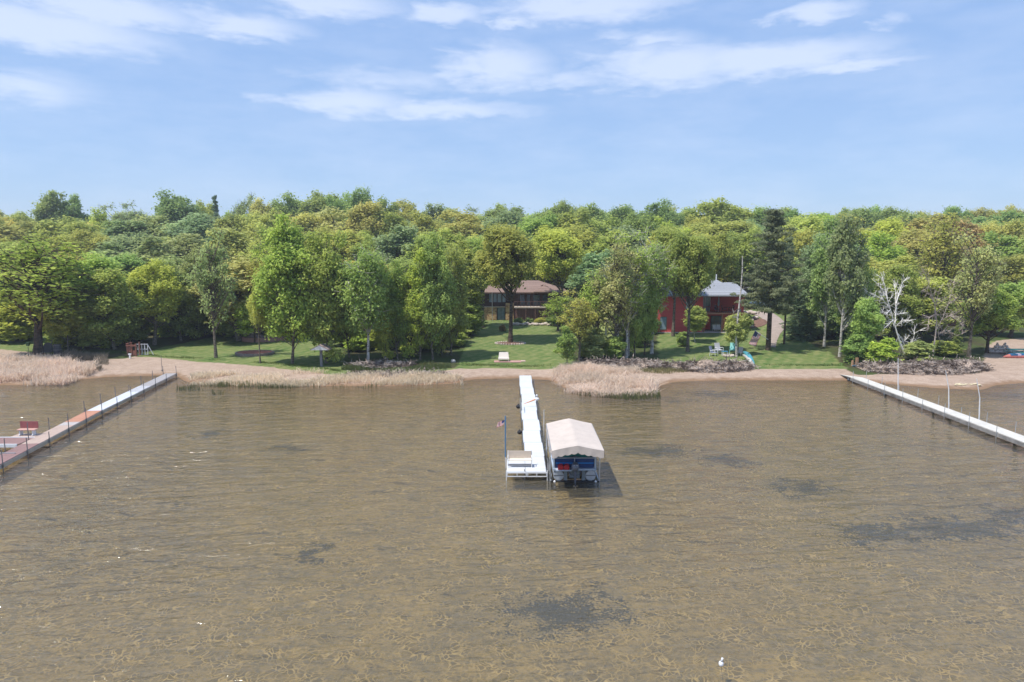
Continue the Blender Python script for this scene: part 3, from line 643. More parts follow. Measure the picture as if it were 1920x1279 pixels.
# dead and bare trees, branch by branch
def bare(name, label, Y, trunk, branches, mt, r0, seed, twigs=5, base=None, cat='tree'):
    rs = np.random.RandomState(seed); bpt = np.array(base) if base is not None else PY(*trunk[0], Y); bpt = np.array([bpt[0], Y, g(bpt[0], Y) - .1])
    r = empty(name, bpt, label, cat); tb = MB(); bb = MB()
    def line(pxs, ra, rb_, mbx, yoff):
        pts = []
        for i, (x, y) in enumerate(pxs):
            p = PY(x, y, Y + yoff*i/(len(pxs)-1)) - bpt; pts.append(p)
        pts[0] = pts[0]
        n = len(pts); rr = [ra + (rb_-ra)*i/(n-1) for i in range(n)]; mbx.tube(pts, rr, 7, cap=False)
        return pts, rr
    pts, rr = line(trunk, r0, r0*.35, tb, 0)
    tb.tube([(0, 0, -.3), pts[0] + (pts[1]-pts[0])*.05], [r0*1.3, r0], 7, cap=False)
    for i, br in enumerate(branches):
        yo = rs.uniform(-2.2, 2.2); pts, rr = line(br, r0*.36, .022, bb, yo)
        for j in range(1, len(pts)):
            for q in range(twigs):
                u = rs.uniform(0, 1); p0 = pts[j-1]*(1-u) + pts[j]*u; d = (pts[j]-pts[j-1]); L = np.linalg.norm(d); d = d/L + rs.normal(size=3)*.65; d /= np.linalg.norm(d)
                ln_ = rs.uniform(.4, 1.4); p1 = p0 + d*ln_; bb.tube([p0, (p0+p1)/2 + rs.normal(size=3)*.05, p1], [.022, .016, .008], 3, cap=False)
                for z_ in range(2):
                    e = d + rs.normal(size=3)*.7; e /= np.linalg.norm(e); bb.tube([(p0+p1)/2, (p0+p1)/2 + e*ln_*.6], [.015, .008], 3, cap=False)
    tb.build('trunk', mt, r); bb.build('branches', mt, r); return r
bare('dead_tree', 'bleached dead tree with many bare white branches on the right bank', 79.5, [(1700, 672), (1690, 650), (1682, 625), (1675, 600)],
     [[(1675, 600), (1668, 575), (1662, 556), (1652, 540), (1642, 528)], [(1668, 578), (1656, 562), (1638, 552), (1624, 546), (1620, 534)], [(1664, 560), (1660, 540), (1655, 522)],
      [(1678, 606), (1680, 575), (1679, 545), (1676, 535)], [(1680, 570), (1686, 548), (1692, 530), (1700, 522)], [(1675, 600), (1660, 614), (1640, 611), (1624, 606)],
      [(1646, 612), (1632, 600), (1624, 590)], [(1684, 626), (1694, 640), (1700, 636)], [(1690, 652), (1696, 668)], [(1701, 668), (1706, 650), (1714, 630), (1716, 622)],
      [(1680, 612), (1692, 600), (1704, 602)], [(1684, 632), (1676, 648), (1672, 655)], [(1670, 580), (1660, 590), (1652, 584)], [(1680, 590), (1690, 588), (1700, 586)]], DEADW, .145, 2, twigs=7)
bare('bare_tree', 'forked tree with pinkish-grey bare branches and pale trunk foot on the right bank', 79.5, [(1749, 677), (1750, 655), (1754, 630), (1756, 605), (1754, 575)],
     [[(1754, 600), (1752, 570), (1745, 545), (1738, 520), (1730, 505)], [(1756, 618), (1768, 595), (1778, 570), (1785, 545), (1791, 530)], [(1754, 575), (1758, 555), (1762, 540)],
      [(1758, 622), (1762, 640), (1768, 655)], [(1766, 600), (1780, 592), (1796, 600), (1806, 612)], [(1760, 625), (1775, 620), (1796, 630)], [(1750, 560), (1742, 550), (1728, 545)],
      [(1752, 590), (1742, 596), (1740, 610)], [(1778, 570), (1790, 562), (1800, 566)]], bark('pink_bark', (.52, .43, .38), (.26, .2, .17), 2), .11, 5, twigs=7)
bare('dead_birch', 'tall bare white birch pole standing by the fire pit chairs', 80.5, [(1381, 668), (1380, 630), (1384, 590), (1389, 545), (1392, 505), (1392, 480)], [[(1389, 545), (1393, 540), (1396, 534)], [(1384, 600), (1380, 594), (1378, 590)]], BIRCH, .14, 7, twigs=1)
bare('bare_birch', 'bare white birch stems poking up among the grey-green birches', 80.6, [(1160, 660), (1158, 600), (1160, 560), (1163, 530), (1164, 502)],
     [[(1160, 520), (1152, 508), (1144, 500)], [(1163, 512), (1152, 512), (1140, 498)], [(1158, 590), (1150, 600), (1146, 612)]], BIRCHW, .13, 9, twigs=3)
bare('bare_birch', 'forked bare birch left of the taller bare stems', 81, [(1136, 650), (1136, 590), (1140, 560), (1141, 540)], [[(1140, 550), (1146, 530), (1149, 520)], [(1141, 540), (1139, 525)], [(1136, 575), (1140, 568), (1144, 552)]], BIRCHW, .11, 11, twigs=3)
bare('bare_tree', 'grey bare-limbed tree beside the tan-trunked tree left of the red house', 80.2, [(1178, 672), (1180, 630), (1182, 590), (1176, 560)],
     [[(1182, 590), (1196, 582), (1212, 580)], [(1178, 575), (1190, 562), (1204, 552)], [(1176, 560), (1170, 545), (1172, 530)], [(1180, 600), (1170, 592), (1160, 594)], [(1180, 570), (1186, 540), (1200, 520)]], bark('pale_bark', (.40, .36, .31), (.2, .17, .14), 2), .12, 13, twigs=5)

# ------------------------------------------------------------------ reeds, brush banks
def blades(name, region, n, hmin, hmax, mt_hue, label, wid=.055, lean=.6, zoff=0.0, patch=1.4):
    rs = np.random.RandomState(hash_(name+label)); poly = [tuple(P(x, y, 0.1)[:2]) for x, y in region]
    xs_ = [p[0] for p in poly]; ys_ = [p[1] for p in poly]; pts = np.zeros((0, 2))
    while len(pts) < n:
        c = np.stack([rs.uniform(min(xs_), max(xs_), n), rs.uniform(min(ys_), max(ys_), n)], 1); k = inpoly(c[:, 0], c[:, 1], poly)
        k &= rs.uniform(0, 1, n) < .45 + patch*vnoise(c[:, 0]*.8, c[:, 1]*1.3, 4) + .5*vnoise(c[:, 0]*3, c[:, 1]*3, 7)
        pts = np.concatenate([pts, c[k]])
    pts = pts[:n]; z = np.maximum(gh(pts[:, 0], pts[:, 1]), -.3)
    base = np.stack([pts[:, 0], pts[:, 1], z - .05 + zoff], 1); clump = .5 + .5*vnoise(pts[:, 0]*.9, pts[:, 1]*.9, 12)
    hh = rs.uniform(hmin, hmax, n)*(.6 + .6*clump); an = rs.uniform(0, 6.28, n); ll = hh*np.abs(rs.normal(size=n))*lean
    ln_ = np.stack([np.cos(an)*ll, np.sin(an)*ll, np.zeros(n)], 1); up_ = np.stack([0*hh, 0*hh, hh], 1)
    wa = rs.uniform(0, 3.14, n); side = np.stack([np.cos(wa), np.sin(wa), 0*wa], 1)*(wid*rs.uniform(.5, 1.3, n))[:, None]*.5
    mid_ = base + up_*.6 + ln_*.35; tip = base + up_*.93 + ln_
    Vv = np.stack([base - side, base + side, mid_ + side, mid_ - side, tip + side*.4, tip - side*.4], 1).reshape(-1, 3)
    o6 = np.arange(n)*6; Q = np.concatenate([np.stack([o6, o6+1, o6+2, o6+3], 1), np.stack([o6+3, o6+2, o6+4, o6+5], 1)]); tn = np.clip(.35*rs.uniform(0, 1, n)+.65*clump, 0, 1)
    me_ = np_mesh(name, Vv, Q, [LEAF], np.concatenate([tn, tn])); o_ = bpy.data.objects.new(name, me_); COL.objects.link(o_); o_.color = (*mt_hue, 1)
    return tag(o_, label, kind='stuff')
REED = (.68, .56, .45); REED2 = (.66, .56, .42); GREENR = (.16, .17, .07)
blades('reeds', [(-140, 724), (120, 721), (172, 704), (192, 686), (120, 684), (-140, 684)], 15000, .45, 1.2, REED, 'pinkish dry reed bed at the left shore')
blades('reeds', [(348, 720), (500, 724), (870, 720), (868, 710), (760, 706), (560, 704), (360, 706)], 11000, .25, .75, REED2, 'dry beige reeds along the middle shore', lean=.8, patch=2.2)
blades('reeds', [(1032, 712), (1060, 734), (1120, 743), (1232, 741), (1232, 722), (1190, 700), (1090, 693), (1045, 696)], 11000, .3, .85, REED, 'dry beige reeds right of the white dock', lean=.95)
blades('reeds', [(350, 722), (480, 727), (720, 727), (720, 722), (560, 724), (420, 720), (330, 726), (330, 736), (420, 736)], 900, .3, .7, GREENR, 'thin green reeds standing in the water by the left dock', wid=.04, lean=.15)
blades('reeds', [(1080, 738), (1180, 748), (1240, 746), (1236, 736), (1150, 742)], 900, .3, .7, GREENR, 'thin green reeds in the water right of the white dock', wid=.04, lean=.15)
blades('grass_tufts', [(640, 700), (760, 703), (850, 700), (840, 688), (720, 684), (650, 690)], 5000, .15, .5, (.12, .15, .055), 'rough green tufts on the middle bank')
blades('grass_tufts', [(1085, 700), (1240, 706), (1300, 700), (1240, 690), (1090, 690)], 2500, .15, .5, (.24, .22, .10), 'dry tufts in front of the root bank')
blades('grass_tufts', [(110, 674), (196, 676), (205, 690), (185, 700), (170, 690)], 1800, .4, 1.0, (.22, .19, .15), 'grey dead stems at the right end of the left reed bed')
blades('grass_tufts', [(1610, 694), (1700, 690), (1840, 680), (1842, 690), (1720, 702), (1620, 700)], 1800, .12, .4, (.26, .2, .12), 'dry tufts along the foot of the right bank')
blades('grass_tufts', [(230, 672), (450, 685), (600, 698), (640, 703), (640, 700), (600, 695), (450, 682), (230, 669)], 2600, .08, .22, (.14, .18, .05), 'ragged grass edge of the left lawn')
blades('grass_tufts', [(850, 692), (1045, 693), (1045, 690), (850, 688)], 1200, .08, .22, (.14, .18, .05), 'ragged grass edge of the middle lawn')
blades('grass_tufts', [(1420, 692), (1600, 692), (1600, 689), (1420, 689)], 1200, .08, .2, (.12, .18, .05), 'ragged grass edge of the right lawn')

soil = mat('bank_soil', (.38, .29, .225), .95, var=.4, scale=3, bump=.8)
rootm = bark('root_wood', (.56, .47, .40), (.12, .09, .075), 1.2, .52)
def bank(line_px, hgt, wdt, n, label, seed):
    rs = np.random.RandomState(seed); pts = [G(x, y) for x, y in line_px]; c0 = pts[len(pts)//2]
    r = empty('root_bank', c0, label, 'bank'); mb = MB(); L = []
    for a_, b_ in zip(pts[:-1], pts[1:]):
        m_ = max(2, int(np.linalg.norm(b_-a_)/.45))
        for i in range(m_): L.append(a_ + (b_-a_)*i/m_)
    L.append(pts[-1]); nn = len(L); cols = 9; vs = []
    for i, p in enumerate(L):
        e = math.sin(math.pi*min(1, max(0, i/(nn-1))))**.4
        for j in range(cols):
            u = j/(cols-1); y = p[1] + (u-.35)*wdt; hh = hgt*e*math.sin(math.pi*min(1, u*1.02))**.7*(1 + .8*vnoise(p[0]*1.7, y*1.7, seed)) + rs.normal()*.05
            x = p[0] + rs.normal()*.06; vs.append((x - c0[0], y - c0[1], g(x, y) + max(-.05, hh) - .06 - c0[2]))
    fs = [(i*cols+j, i*cols+j+1, (i+1)*cols+j+1, (i+1)*cols+j) for i in range(nn-1) for j in range(cols-1)]
    mb.add(vs, fs); mb.build('soil', soil, r)
    rb_ = MB()
    for k in range(n):
        i = rs.randint(1, nn-1); p = L[i]; e = math.sin(math.pi*i/(nn-1))**.4; u = rs.uniform(-.1, .75); y = p[1] + (u-.35)*wdt
        z = g(p[0], y) + hgt*e*max(0, math.sin(math.pi*max(.02, u)))**.7 - c0[2]
        a = np.array([p[0] - c0[0] + rs.normal()*.2, y - c0[1], z + rs.uniform(-.1, .15)]); d = rs.normal(size=3)*np.array([1, .6, .45]); d /= np.linalg.norm(d); l = rs.uniform(.3, 1.7)
        rr = rs.uniform(.015, .05)
        rb_.tube([a - d*l*.5, a + rs.normal(size=3)*.08, a + d*l*.5 + np.array([0, 0, -.12])], [rr, rr*.8, rr*.4], 4, cap=False)
    rb_.build('roots', rootm, r); return r
bank([(1085, 686), (1140, 690), (1200, 690), (1260, 690)], .7, 2.2, 900, 'dark tangled root bank behind the right reed bed', 3)
bank([(1255, 692), (1310, 696), (1360, 696), (1412, 690)], .8, 2.4, 950, 'tangled root bank below the fire pit chairs', 4)
bank([(1612, 692), (1660, 698), (1720, 700), (1780, 698), (1846, 690)], .95, 3.0, 1500, 'pale eroded root bank under the two bare trees at right', 5)
bank([(648, 686), (690, 690), (730, 688), (780, 686)], .35, 1.6, 500, 'low mound of dry sticks at the foot of the drooping birch', 6)
bank([(640, 706), (700, 708), (780, 706), (840, 702)], .25, 1.4, 500, 'low driftwood ridge between the reeds and the middle bank', 7)

# ------------------------------------------------------------------ docks
alum = mat('dock_aluminium', (.50, .52, .54), .4, .7, .08)
white_deck = stripe_mat('white_decking', (.62, .63, .64), (.30, .31, .33), .30, 'Y', .07, .5, .11)
cream_deck = mat('cream_decking', (.58, .55, .49), .6, var=.09, scale=3)
steel = mat('galvanised_post', (.22, .21, .21), .5, .5, .15)
white_p = mat('white_paint', (.78, .78, .78), .5, var=.04)
black_r = mat('black_rubber', (.03, .03, .033), .7, var=.1)
WZ = .52
# middle dock: runs straight out from the beach
d = empty('white_dock', (1.38, 38, 0), 'white middle dock running straight out from the beach', 'dock')
y = 38.0; k = 0
for L_ in (3.05,)*10:
    mb = MB(); off = [0, .03, -.02, .05, -.03, .02, .06, .0, -.05, -.03][k]
    mb.box(-.59+off, .59+off, y-38+.015, y-38+L_-.015, WZ-.05, WZ); mb.build('deck_section', white_deck, d)
    mb = MB()
    for sx in (-1, 1): mb.box(sx*.60+off-.025, sx*.60+off+.025, y-38+.02, y-38+L_-.02, WZ-.17, WZ-.053)
    for q in (.1, .5, .9): mb.box(-.57+off, .57+off, y-38+L_*q-.03, y-38+L_*q+.03, WZ-.15, WZ-.06)
    mb.build('side_frame', alum, d)
    y += L_; k += 1
for i in range(9):
    yy = .1 + i*3.05 + (0 if i else .0)
    for sx in (-1, 1):
        mb = MB(); zt = WZ + (.75 if (i in (5,) or (i == 8 and sx > 0)) else .12); mb.tube([(sx*.66, yy, g(1.38+sx*.66, 38+yy)-.05), (sx*.66, yy, zt)], .024, 6); mb.build('leg', steel, d)
mb = MB(); mb.tube([(.9, 9.6, -.8), (.9, 9.6, 1.9)], .018, 6); mb.build('tall_post', white_p, d)
mb = MB(); mb.tube([(-.72, 16.2, WZ+.02), (-.72, 16.2, WZ+.8), (-.72, 14.2, WZ+.8), (-.72, 14.2, WZ)], .025, 6); mb.build('handrail', alum, d)
mb = MB(); mb.box(-1.66, -.615, .04, 2.5, WZ-.048, WZ+.002); mb.build('platform_deck', white_deck, d)
mb = MB()                                      # apron truss along the platform end
for z_ in (WZ-.06, WZ-.27): mb.box(-1.68, .64, -.03, .01, z_-.02, z_+.02)
for x_ in (-1.66, -1.09, -.55, -.47, .05, .62): mb.box(x_-.02, x_+.02, -.031, .011, WZ-.25, WZ-.08)
for z_ in (WZ-.06, WZ-.27): mb.box(-1.68, -1.64, .012, 2.5, z_-.02, z_+.02)
mb.build('platform_frame', white_p, d)
for x_, y_ in ((-1.70, 0), (-1.70, 2.4), (-.5, 2.5), (.66, 0)):
    mb = MB(); mb.tube([(x_, y_, g(1.38+x_, 38+y_)-.05), (x_, y_, WZ+.08)], .026, 6); mb.build('leg', white_p, d)

tan = mat('tan_panel', (.62, .52, .42), .6, var=.05)
b_ = empty('dock_bench', (1.38-.92, 38+.85, WZ+.004), 'white-framed bench with tan back panel on the middle dock platform', 'bench')
mb = MB(); mb.box(-.68, .68, .34, .39, .45, .88); mb.build('backrest', tan, b_)
mb = MB(); mb.box(-.68, .68, -.1, .33, .40, .44); mb.build('seat', mat('cream_seat', (.72, .66, .56), .6, var=.04), b_)
for sx in (-1, 1):
    mb = MB(); mb.tube([(sx*.70, -.08, 0), (sx*.70, -.08, .6), (sx*.70, .36, .62), (sx*.70, .42, .9)], .022, 6); mb.tube([(sx*.70, .36, 0), (sx*.70, .36, .62)], .022, 6); mb.build('arm_frame', white_p, b_)
mb = MB(); mb.box(-.68, .68, .0, .04, .06, .20); mb.build('seat_shade_strip', mat('bench_shade_grey', (.33, .32, .32), .6), b_)  # grey strip standing in for the shadow under the bench

bluep = mat('blue_pole', (.10, .22, .36), .5, var=.08)
f = empty('flagpole', (1.38-1.78, 38+2.3, 0), 'slim blue flagpole with small wind-curled flag at the platform corner', 'flagpole')
mb = MB(); mb.tube([(0, 0, -1.2), (0, 0, .7)], .022, 6); mb.build('lower_pole', white_p, f)
mb = MB(); mb.tube([(0, 0, .7), (0, 0, 3.25)], .04, 8); mb.build('upper_pole', bluep, f)
redw = [mat('flag_red', (.50, .07, .06), .8), mat('flag_white', (.72, .70, .70), .8), mat('flag_blue', (.05, .06, .16), .8)]
def flag(parent, origin, ux, uz, w_, h_, wave=.05, name='flag_cloth', ph=0):
    ux = np.array(ux, float); ux /= np.linalg.norm(ux); uz = np.array(uz, float); uz /= np.linalg.norm(uz); nn = np.cross(ux, uz); mb = MB(); nx_ = 16
    for j in range(13):
        for i in range(nx_):
            q = []
            for (a, b2) in ((i, j), (i+1, j), (i+1, j+1), (i, j+1)):
                s_ = a/nx_*w_; q.append(np.array(origin) + ux*s_ + uz*(-b2/13*h_) + nn*wave*math.sin(a*.8+ph+b2*.25)*(.3+a/nx_))
            mb.cur = 2 if (i < 6 and j < 7) else (0 if j % 2 == 0 else 1)
            mb.add(q, [(0, 1, 2, 3)])
    return mb.build(name, redw, parent)
flag(f, (-.03, 0, 3.02), (-.8, .15, -.35), (.3, .1, 1), .48, .34, .07)

d2 = empty('decoy_bird', (1.38+.66, 38+16.6, WZ), 'white and orange bird-shaped wind decoy on the right edge of the middle dock', 'decoy')
mb = MB(); mb.tube([(0, 0, 0), (0, 0, .55)], .015, 5); mb.build('stake', steel, d2)
mb = MB(); mb.ball((0, 0, .62), .16, 8, 6, (1.2, .8, .8)); mb.ball((-.02, 0, .92), .08); mb.tube([(0, 0, .65), (-.02, 0, .9)], .04, 6); mb.build('body', white_p, d2)
mb = MB(); mb.tube([(-.1, 0, .6), (-.6, -.1, .42), (-1.1, -.2, .25)], [.07, .05, .02], 6); mb.build('tail', mat('orange_cloth', (.65, .28, .14), .8), d2)
o = MB(); o.ball((0, 0, 0), .2, 10, 8, (1, 1, .9)); o.tube([(0, 0, .16), (0, 0, .22)], .05, 8)
tag(o.build('bumper', black_r, loc=(1.38-.86, 38+16.8, WZ-.05), smooth=True), 'black round bumper hung on the left side of the middle dock, nearer the beach', 'bumper')
o = MB(); o.ball((0, 0, 0), .17, 10, 8, (1, 1, .9)); o.tube([(0, 0, .14), (0, 0, .2)], .04, 8)
tag(o.build('bumper', black_r, loc=(1.38-.84, 38+9.2, WZ-.15), smooth=True), 'black round bumper on the left side of the middle dock, nearer the bench', 'bumper')

def strip(mb, a, b_, wd, z0, z1):
    a = np.array(a[:2]); b_ = np.array(b_[:2]); dr = (b_-a)/np.linalg.norm(b_-a); nr = np.array([-dr[1], dr[0]])*wd/2
    q = [a-nr, b_-nr, b_+nr, a+nr]; mb.add([(*p, z) for z in (z0, z1) for p in q], [(0, 3, 2, 1), (4, 5, 6, 7), (0, 1, 5, 4), (1, 2, 6, 5), (2, 3, 7, 6), (3, 0, 4, 7)])
# left dock
A = P(321, 700, .5); B = P(176.5, 770, .5); C_ = P(57, 832, .5); E = C_ + (C_-B)*.75
ld = empty('long_dock', (0, 0, 0), 'long left dock of grey, white, orange and reddish sections', 'dock')
dirL = (C_-A)/np.linalg.norm(C_-A); totL = np.linalg.norm((E-A)[:2])
gy = lambda n, c: stripe_mat(n, c, tuple(q*.55 for q in c), .14, 'X', .12, .7, .12)
secs = [(.0, .40, 'weathered_grey_boards', (.36, .34, .34)), (.40, .56, 'pale_grey_boards', (.46, .46, .48)), (.56, 1.0, 'white_panels', (.58, .60, .63))]
lenAB = np.linalg.norm(B-A); lenBC = np.linalg.norm(C_-B)
def LP(s_):                      # point s_ metres along the left dock from the beach
    if s_ <= lenAB: return A + (B-A)*s_/lenAB
    return B + (C_-B)*(s_-lenAB)/lenBC
spec = [(a*lenAB, b2*lenAB, n, c) for a, b2, n, c in secs]
m1 = lenAB + np.linalg.norm(P(140, 791, .5)-B)
spec += [(lenAB, m1, 'orange_boards', (.46, .23, .15)), (m1, m1+1.0, 'greyish_boards', (.44, .40, .38)), (m1+1.0, lenAB+lenBC, 'tan_boards', (.46, .35, .29)), (lenAB+lenBC, lenAB+lenBC+9, 'reddish_boards', (.27, .165, .15))]
for s0, s1, n, c in spec:
    s_ = s0
    while s_ < s1 - .05:
        e_ = min(s_+2.6, s1); mb = MB(); strip(mb, LP(s_+.01), LP(e_-.01), 1.12, .46, .5); mb.build('deck_section', gy(n, c), ld); s_ = e_
dr = (C_-B)/lenBC; nr = np.array([-dr[1], dr[0], 0])
for sg in (-1, 1):
    mb = MB(); nrA = np.array([-(B-A)[1], (B-A)[0], 0])/lenAB
    for p, q, nn in ((A, B, nrA), (B, LP(lenAB+lenBC+9), nr)): strip(mb, p+nn*sg*.585, q+nn*sg*.585, .05, .22, .455)
    mb.build('side_beam', alum, ld)
s_ = .4; i = 0
while s_ < lenAB+lenBC+8.5:
    for sg in (-1, 1):
        p = LP(s_) + (nr if s_ > lenAB else nrA)*sg*.64; mb = MB(); hh = 1.35 if (i*3+sg) % 4 else 1.0
        mb.tube([(p[0], p[1], g(p[0], p[1])-.1), (p[0], p[1], hh)], .028, 6); mb.tube([(p[0], p[1], .3), (p[0], p[1], .55)], .05, 6); mb.build('post', steel, ld)
    s_ += 2.75; i += 1
# side platform with bench
pc = LP(lenAB+lenBC-.2); wl = np.array([-1, 0, 0.])
red_b = gy('reddish_boards', (.27, .165, .15))
mb = MB(); x0, y0 = pc[0]-.65, pc[1]; mb.box(x0-2.6, x0-.05, y0-.3, y0+1.3, .44, .49); mb.build('platform_deck', red_b, ld)
mb = MB(); mb.box(x0-2.7, x0-.1, y0+1.32, y0+1.40, .30, .52); mb.box(x0-2.7, x0-.1, y0-.40, y0-.32, .30, .52); mb.box(x0-2.70, x0-2.62, y0-.318, y0+1.318, .30, .51); mb.build('platform_frame', white_p, ld)
for ax, ay in ((x0-2.66, y0-.45), (x0-2.66, y0+1.45), (x0-.4, y0-2.4), (x0-.6, y0+1.45)):
    mb = MB(); mb.tube([(ax, ay, g(ax, ay)-.1), (ax, ay, 1.5)], .03, 6); mb.build('post', steel, ld)
mb = MB(); mb.box(x0-2.6, x0+1.3, y0-2.44, y0-2.38, .50, .56); mb.build('cross_bar', alum, ld)
bl = P(52, 816, .5); rb2 = empty('dock_bench', (bl[0], bl[1], .5), 'dark red bench on white legs at the left dock side platform', 'bench')
maroon = mat('maroon_boards', (.30, .10, .10), .7, var=.1)
mb = MB(); mb.box(-.62, .62, .22, .26, .45, .92); mb.build('backrest', maroon, rb2)
mb = MB(); mb.box(-.62, .62, -.2, .215, .38, .43); mb.build('seat', mat('pink_boards', (.55, .33, .28), .7), rb2)
for sx in (-1, 1):
    mb = MB(); mb.box(sx*.45-.03, sx*.45+.03, -.15, .17, 0, .378); mb.ball((sx*.45, -.18, .04), .05); mb.build('leg', white_p, rb2)
# the bench stands on a small deck of its own that belongs to the dock
mb = MB(); mb.box(bl[0]-.9, bl[0]+1.4, bl[1]-.45, bl[1]+.45, .44, .495); mb.build('bench_deck', gy('tan_boards', (.46, .35, .29)), ld)

# right dock
A2 = P(1606, 707.5, .5); B2 = P(1925, 825, .5); dR = (B2-A2)/np.linalg.norm(B2-A2); nR = np.array([-dR[1], dR[0], 0]); lenR = np.linalg.norm(B2-A2) + 8
rd = empty('cream_dock', (0, 0, 0), 'cream-topped right dock running out of frame with three tall whips', 'dock')
s_ = 0
while s_ < lenR:
    e_ = min(s_+3.05, lenR); mb = MB(); strip(mb, A2+dR*(s_+.01), A2+dR*(e_-.01), 1.15, .45, .5); mb.build('deck_section', cream_deck, rd); s_ = e_
mb = MB(); tip = P(1580, 705, .15); q0 = A2+nR*.575; q1 = A2-nR*.575
mb.add([(*q0[:2], .5), (*q1[:2], .5), (tip[0]+.2, tip[1]-.5, .22), (tip[0]-.1, tip[1]+.5, .22), (*q0[:2], .42), (*q1[:2], .42), (tip[0]+.2, tip[1]-.5, .14), (tip[0]-.1, tip[1]+.5, .14)],
       [(0, 1, 2, 3), (4, 7, 6, 5), (0, 4, 5, 1), (1, 5, 6, 2), (2, 6, 7, 3), (3, 7, 4, 0)]); mb.build('ramp', cream_deck, rd)
graysk = mat('weathered_beam', (.24, .23, .22), .7, var=.25, scale=2)
for sg in (-1, 1):
    mb = MB(); strip(mb, A2+nR*sg*.60, A2+dR*lenR+nR*sg*.60, .05, .18, .445); mb.build('side_beam', graysk, rd)
s_ = .6; i = 0
while s_ < lenR:
    for sg in (-1, 1):
        p = A2+dR*s_+nR*sg*.66; mb = MB(); mb.tube([(p[0], p[1], g(p[0], p[1])-.1), (p[0], p[1], 1.25 if (i+sg) % 3 else .95)], .022, 6); mb.build('post', alum, rd)
    s_ += 2.9; i += 1
for n_, (bx, by, tx, ty, bend) in enumerate([(1684, 729, 1684, 672, 0), (1779, 761, 1773, 695, .25), (1836, 781, 1831, 710, .3)]):
    p = P(bx, by, .5); t_ = PY(tx, ty, p[1]); md = (p+t_)/2 + np.array([bend*.5, 0, 0])
    mb = MB(); mb.tube([(p[0], p[1], .2), tuple(p), tuple(md), tuple(t_)], [.045, .045, .035, .022], 6); mb.build('whip', white_p, rd)
for x_, y_, r_, lab in ((1660, 739, .17, 'round dark bumper floating beside the right dock, third post out'), (1687, 741, .12, 'small dark bumper hanging next to the first whip of the right dock'), (1750, 772, .15, 'dark bumper low on the right dock between the first two whips'),
                        (1781, 775, .14, 'dark bumper hanging below the second whip of the right dock'), (1592, 712, .18, 'dark bumper at the beach end of the right dock'), (1903, 825, .16, 'dark bumper at the frame edge of the right dock')):
    p = P(x_, y_, .12); mb = MB(); mb.ball((0, 0, 0), r_, 10, 8, (1.15, 1, .85)); mb.tube([(0, 0, r_*.8), (0, 0, r_*1.2)], .03, 6)
    tag(mb.build('bumper', mat('grey_rubber', (.10, .11, .13), .6), loc=p, smooth=True), lab, 'bumper', 'bumpers along the right dock')

# ------------------------------------------------------------------ boat lift with canopy, pontoon boat
LX0, LX1 = 2.22, 5.02
lift = empty('boat_lift', ((LX0+LX1)/2, 39.6, 0), 'boat lift with beige canvas canopy at the end of the middle dock', 'boat lift')
canv = mat('beige_canvas', (.53, .455, .395), .85, var=.06, scale=2.5, bump=.15)
hw = 1.43; y0, y1 = -3.3, 2.75; mb = MB(); NX, NY = 24, 22; rs = np.random.RandomState(5); vs = []
def can(u, v):
    x = -hw + 2*hw*u; y = y0 + (y1-y0)*v; z = 2.28 + .30*(1-abs(2*u-1)) - .05*math.sin(v*math.pi*5)**2*(1-abs(2*u-1)) + .015*math.sin(u*7+v*5)
    return (x, y, z)
for j in range(NY+1):
    for i in range(NX+1): vs.append(can(i/NX, j/NY))
mb.add(vs, [(j*(NX+1)+i, j*(NX+1)+i+1, (j+1)*(NX+1)+i+1, (j+1)*(NX+1)+i) for j in range(NY) for i in range(NX)])
def val(pts, drop, scal, outx, outy):      # hanging edge with scallops and folds
    n = len(pts); rows = 6; vs = []
    for r_ in range(rows+1):
        for i, p in enumerate(pts):
            u = r_/rows; s2 = abs(math.sin(i/(n-1)*math.pi*scal)); dd = drop*(.86+.14*s2)
            fold = .016*math.sin(i*.31+1.3*math.sin(i*.17))*u + .012*math.sin(i*.53+1)*u
            vs.append((p[0]+outx*fold + outx*.04*u, p[1]+outy*fold + outy*.04*u, p[2]-dd*u))
    mb.add(vs, [(r_*n+i, r_*n+i+1, (r_+1)*n+i+1, (r_+1)*n+i) for r_ in range(rows) for i in range(n-1)])
fr_ = lambda v: [can(i/64, v) for i in range(65)]
val(fr_(0), .45, 8, 0, -1); val(fr_(1), .45, 8, 0, 1); val([can(0, j/64) for j in range(65)], .42, 14, -1, 0); val([can(1, j/64) for j in range(65)], .42, 14, 1, 0)
mb.build('canopy', canv, lift, smooth=True)
liftm = mat('lift_aluminium', (.48, .50, .52), .35, .8, .08)
for sx in (-1, 1):
    for yy in (-1.6, 2.4):
        mb = MB(); mb.tube([(sx*1.42, yy, -1.25), (sx*1.42, yy, 2.2)], .045, 6); mb.build('post', liftm, lift)
    mb = MB(); mb.box(sx*1.42-.05, sx*1.42+.05, -2.9, 2.8, 2.17, 2.23); mb.build('canopy_rail', liftm, lift)
    mb = MB(); mb.tube([(sx*1.42, -1.6, -.1), (sx*1.30, -1.0, .25), (sx*1.15, -.8, .02)], .03, 5); mb.tube([(sx*1.36, -1.75, .02), (sx*1.36, 2.4, .02)], .06, 6); mb.build('side_brace', liftm, lift)
mb = MB()
for yy in (-1.7, 2.3): mb.box(-1.40, 1.40, yy-.06, yy+.06, -.06, .04)
mb.build('cross_beam', black_r, lift)
mb = MB()
for k in range(24):
    a0 = k*math.pi/12; a1 = a0+math.pi/12; mb.tube([(-1.56, -1.5+.42*math.cos(a0), .55+.42*math.sin(a0)), (-1.56, -1.5+.42*math.cos(a1), .55+.42*math.sin(a1))], .022, 5, cap=False)
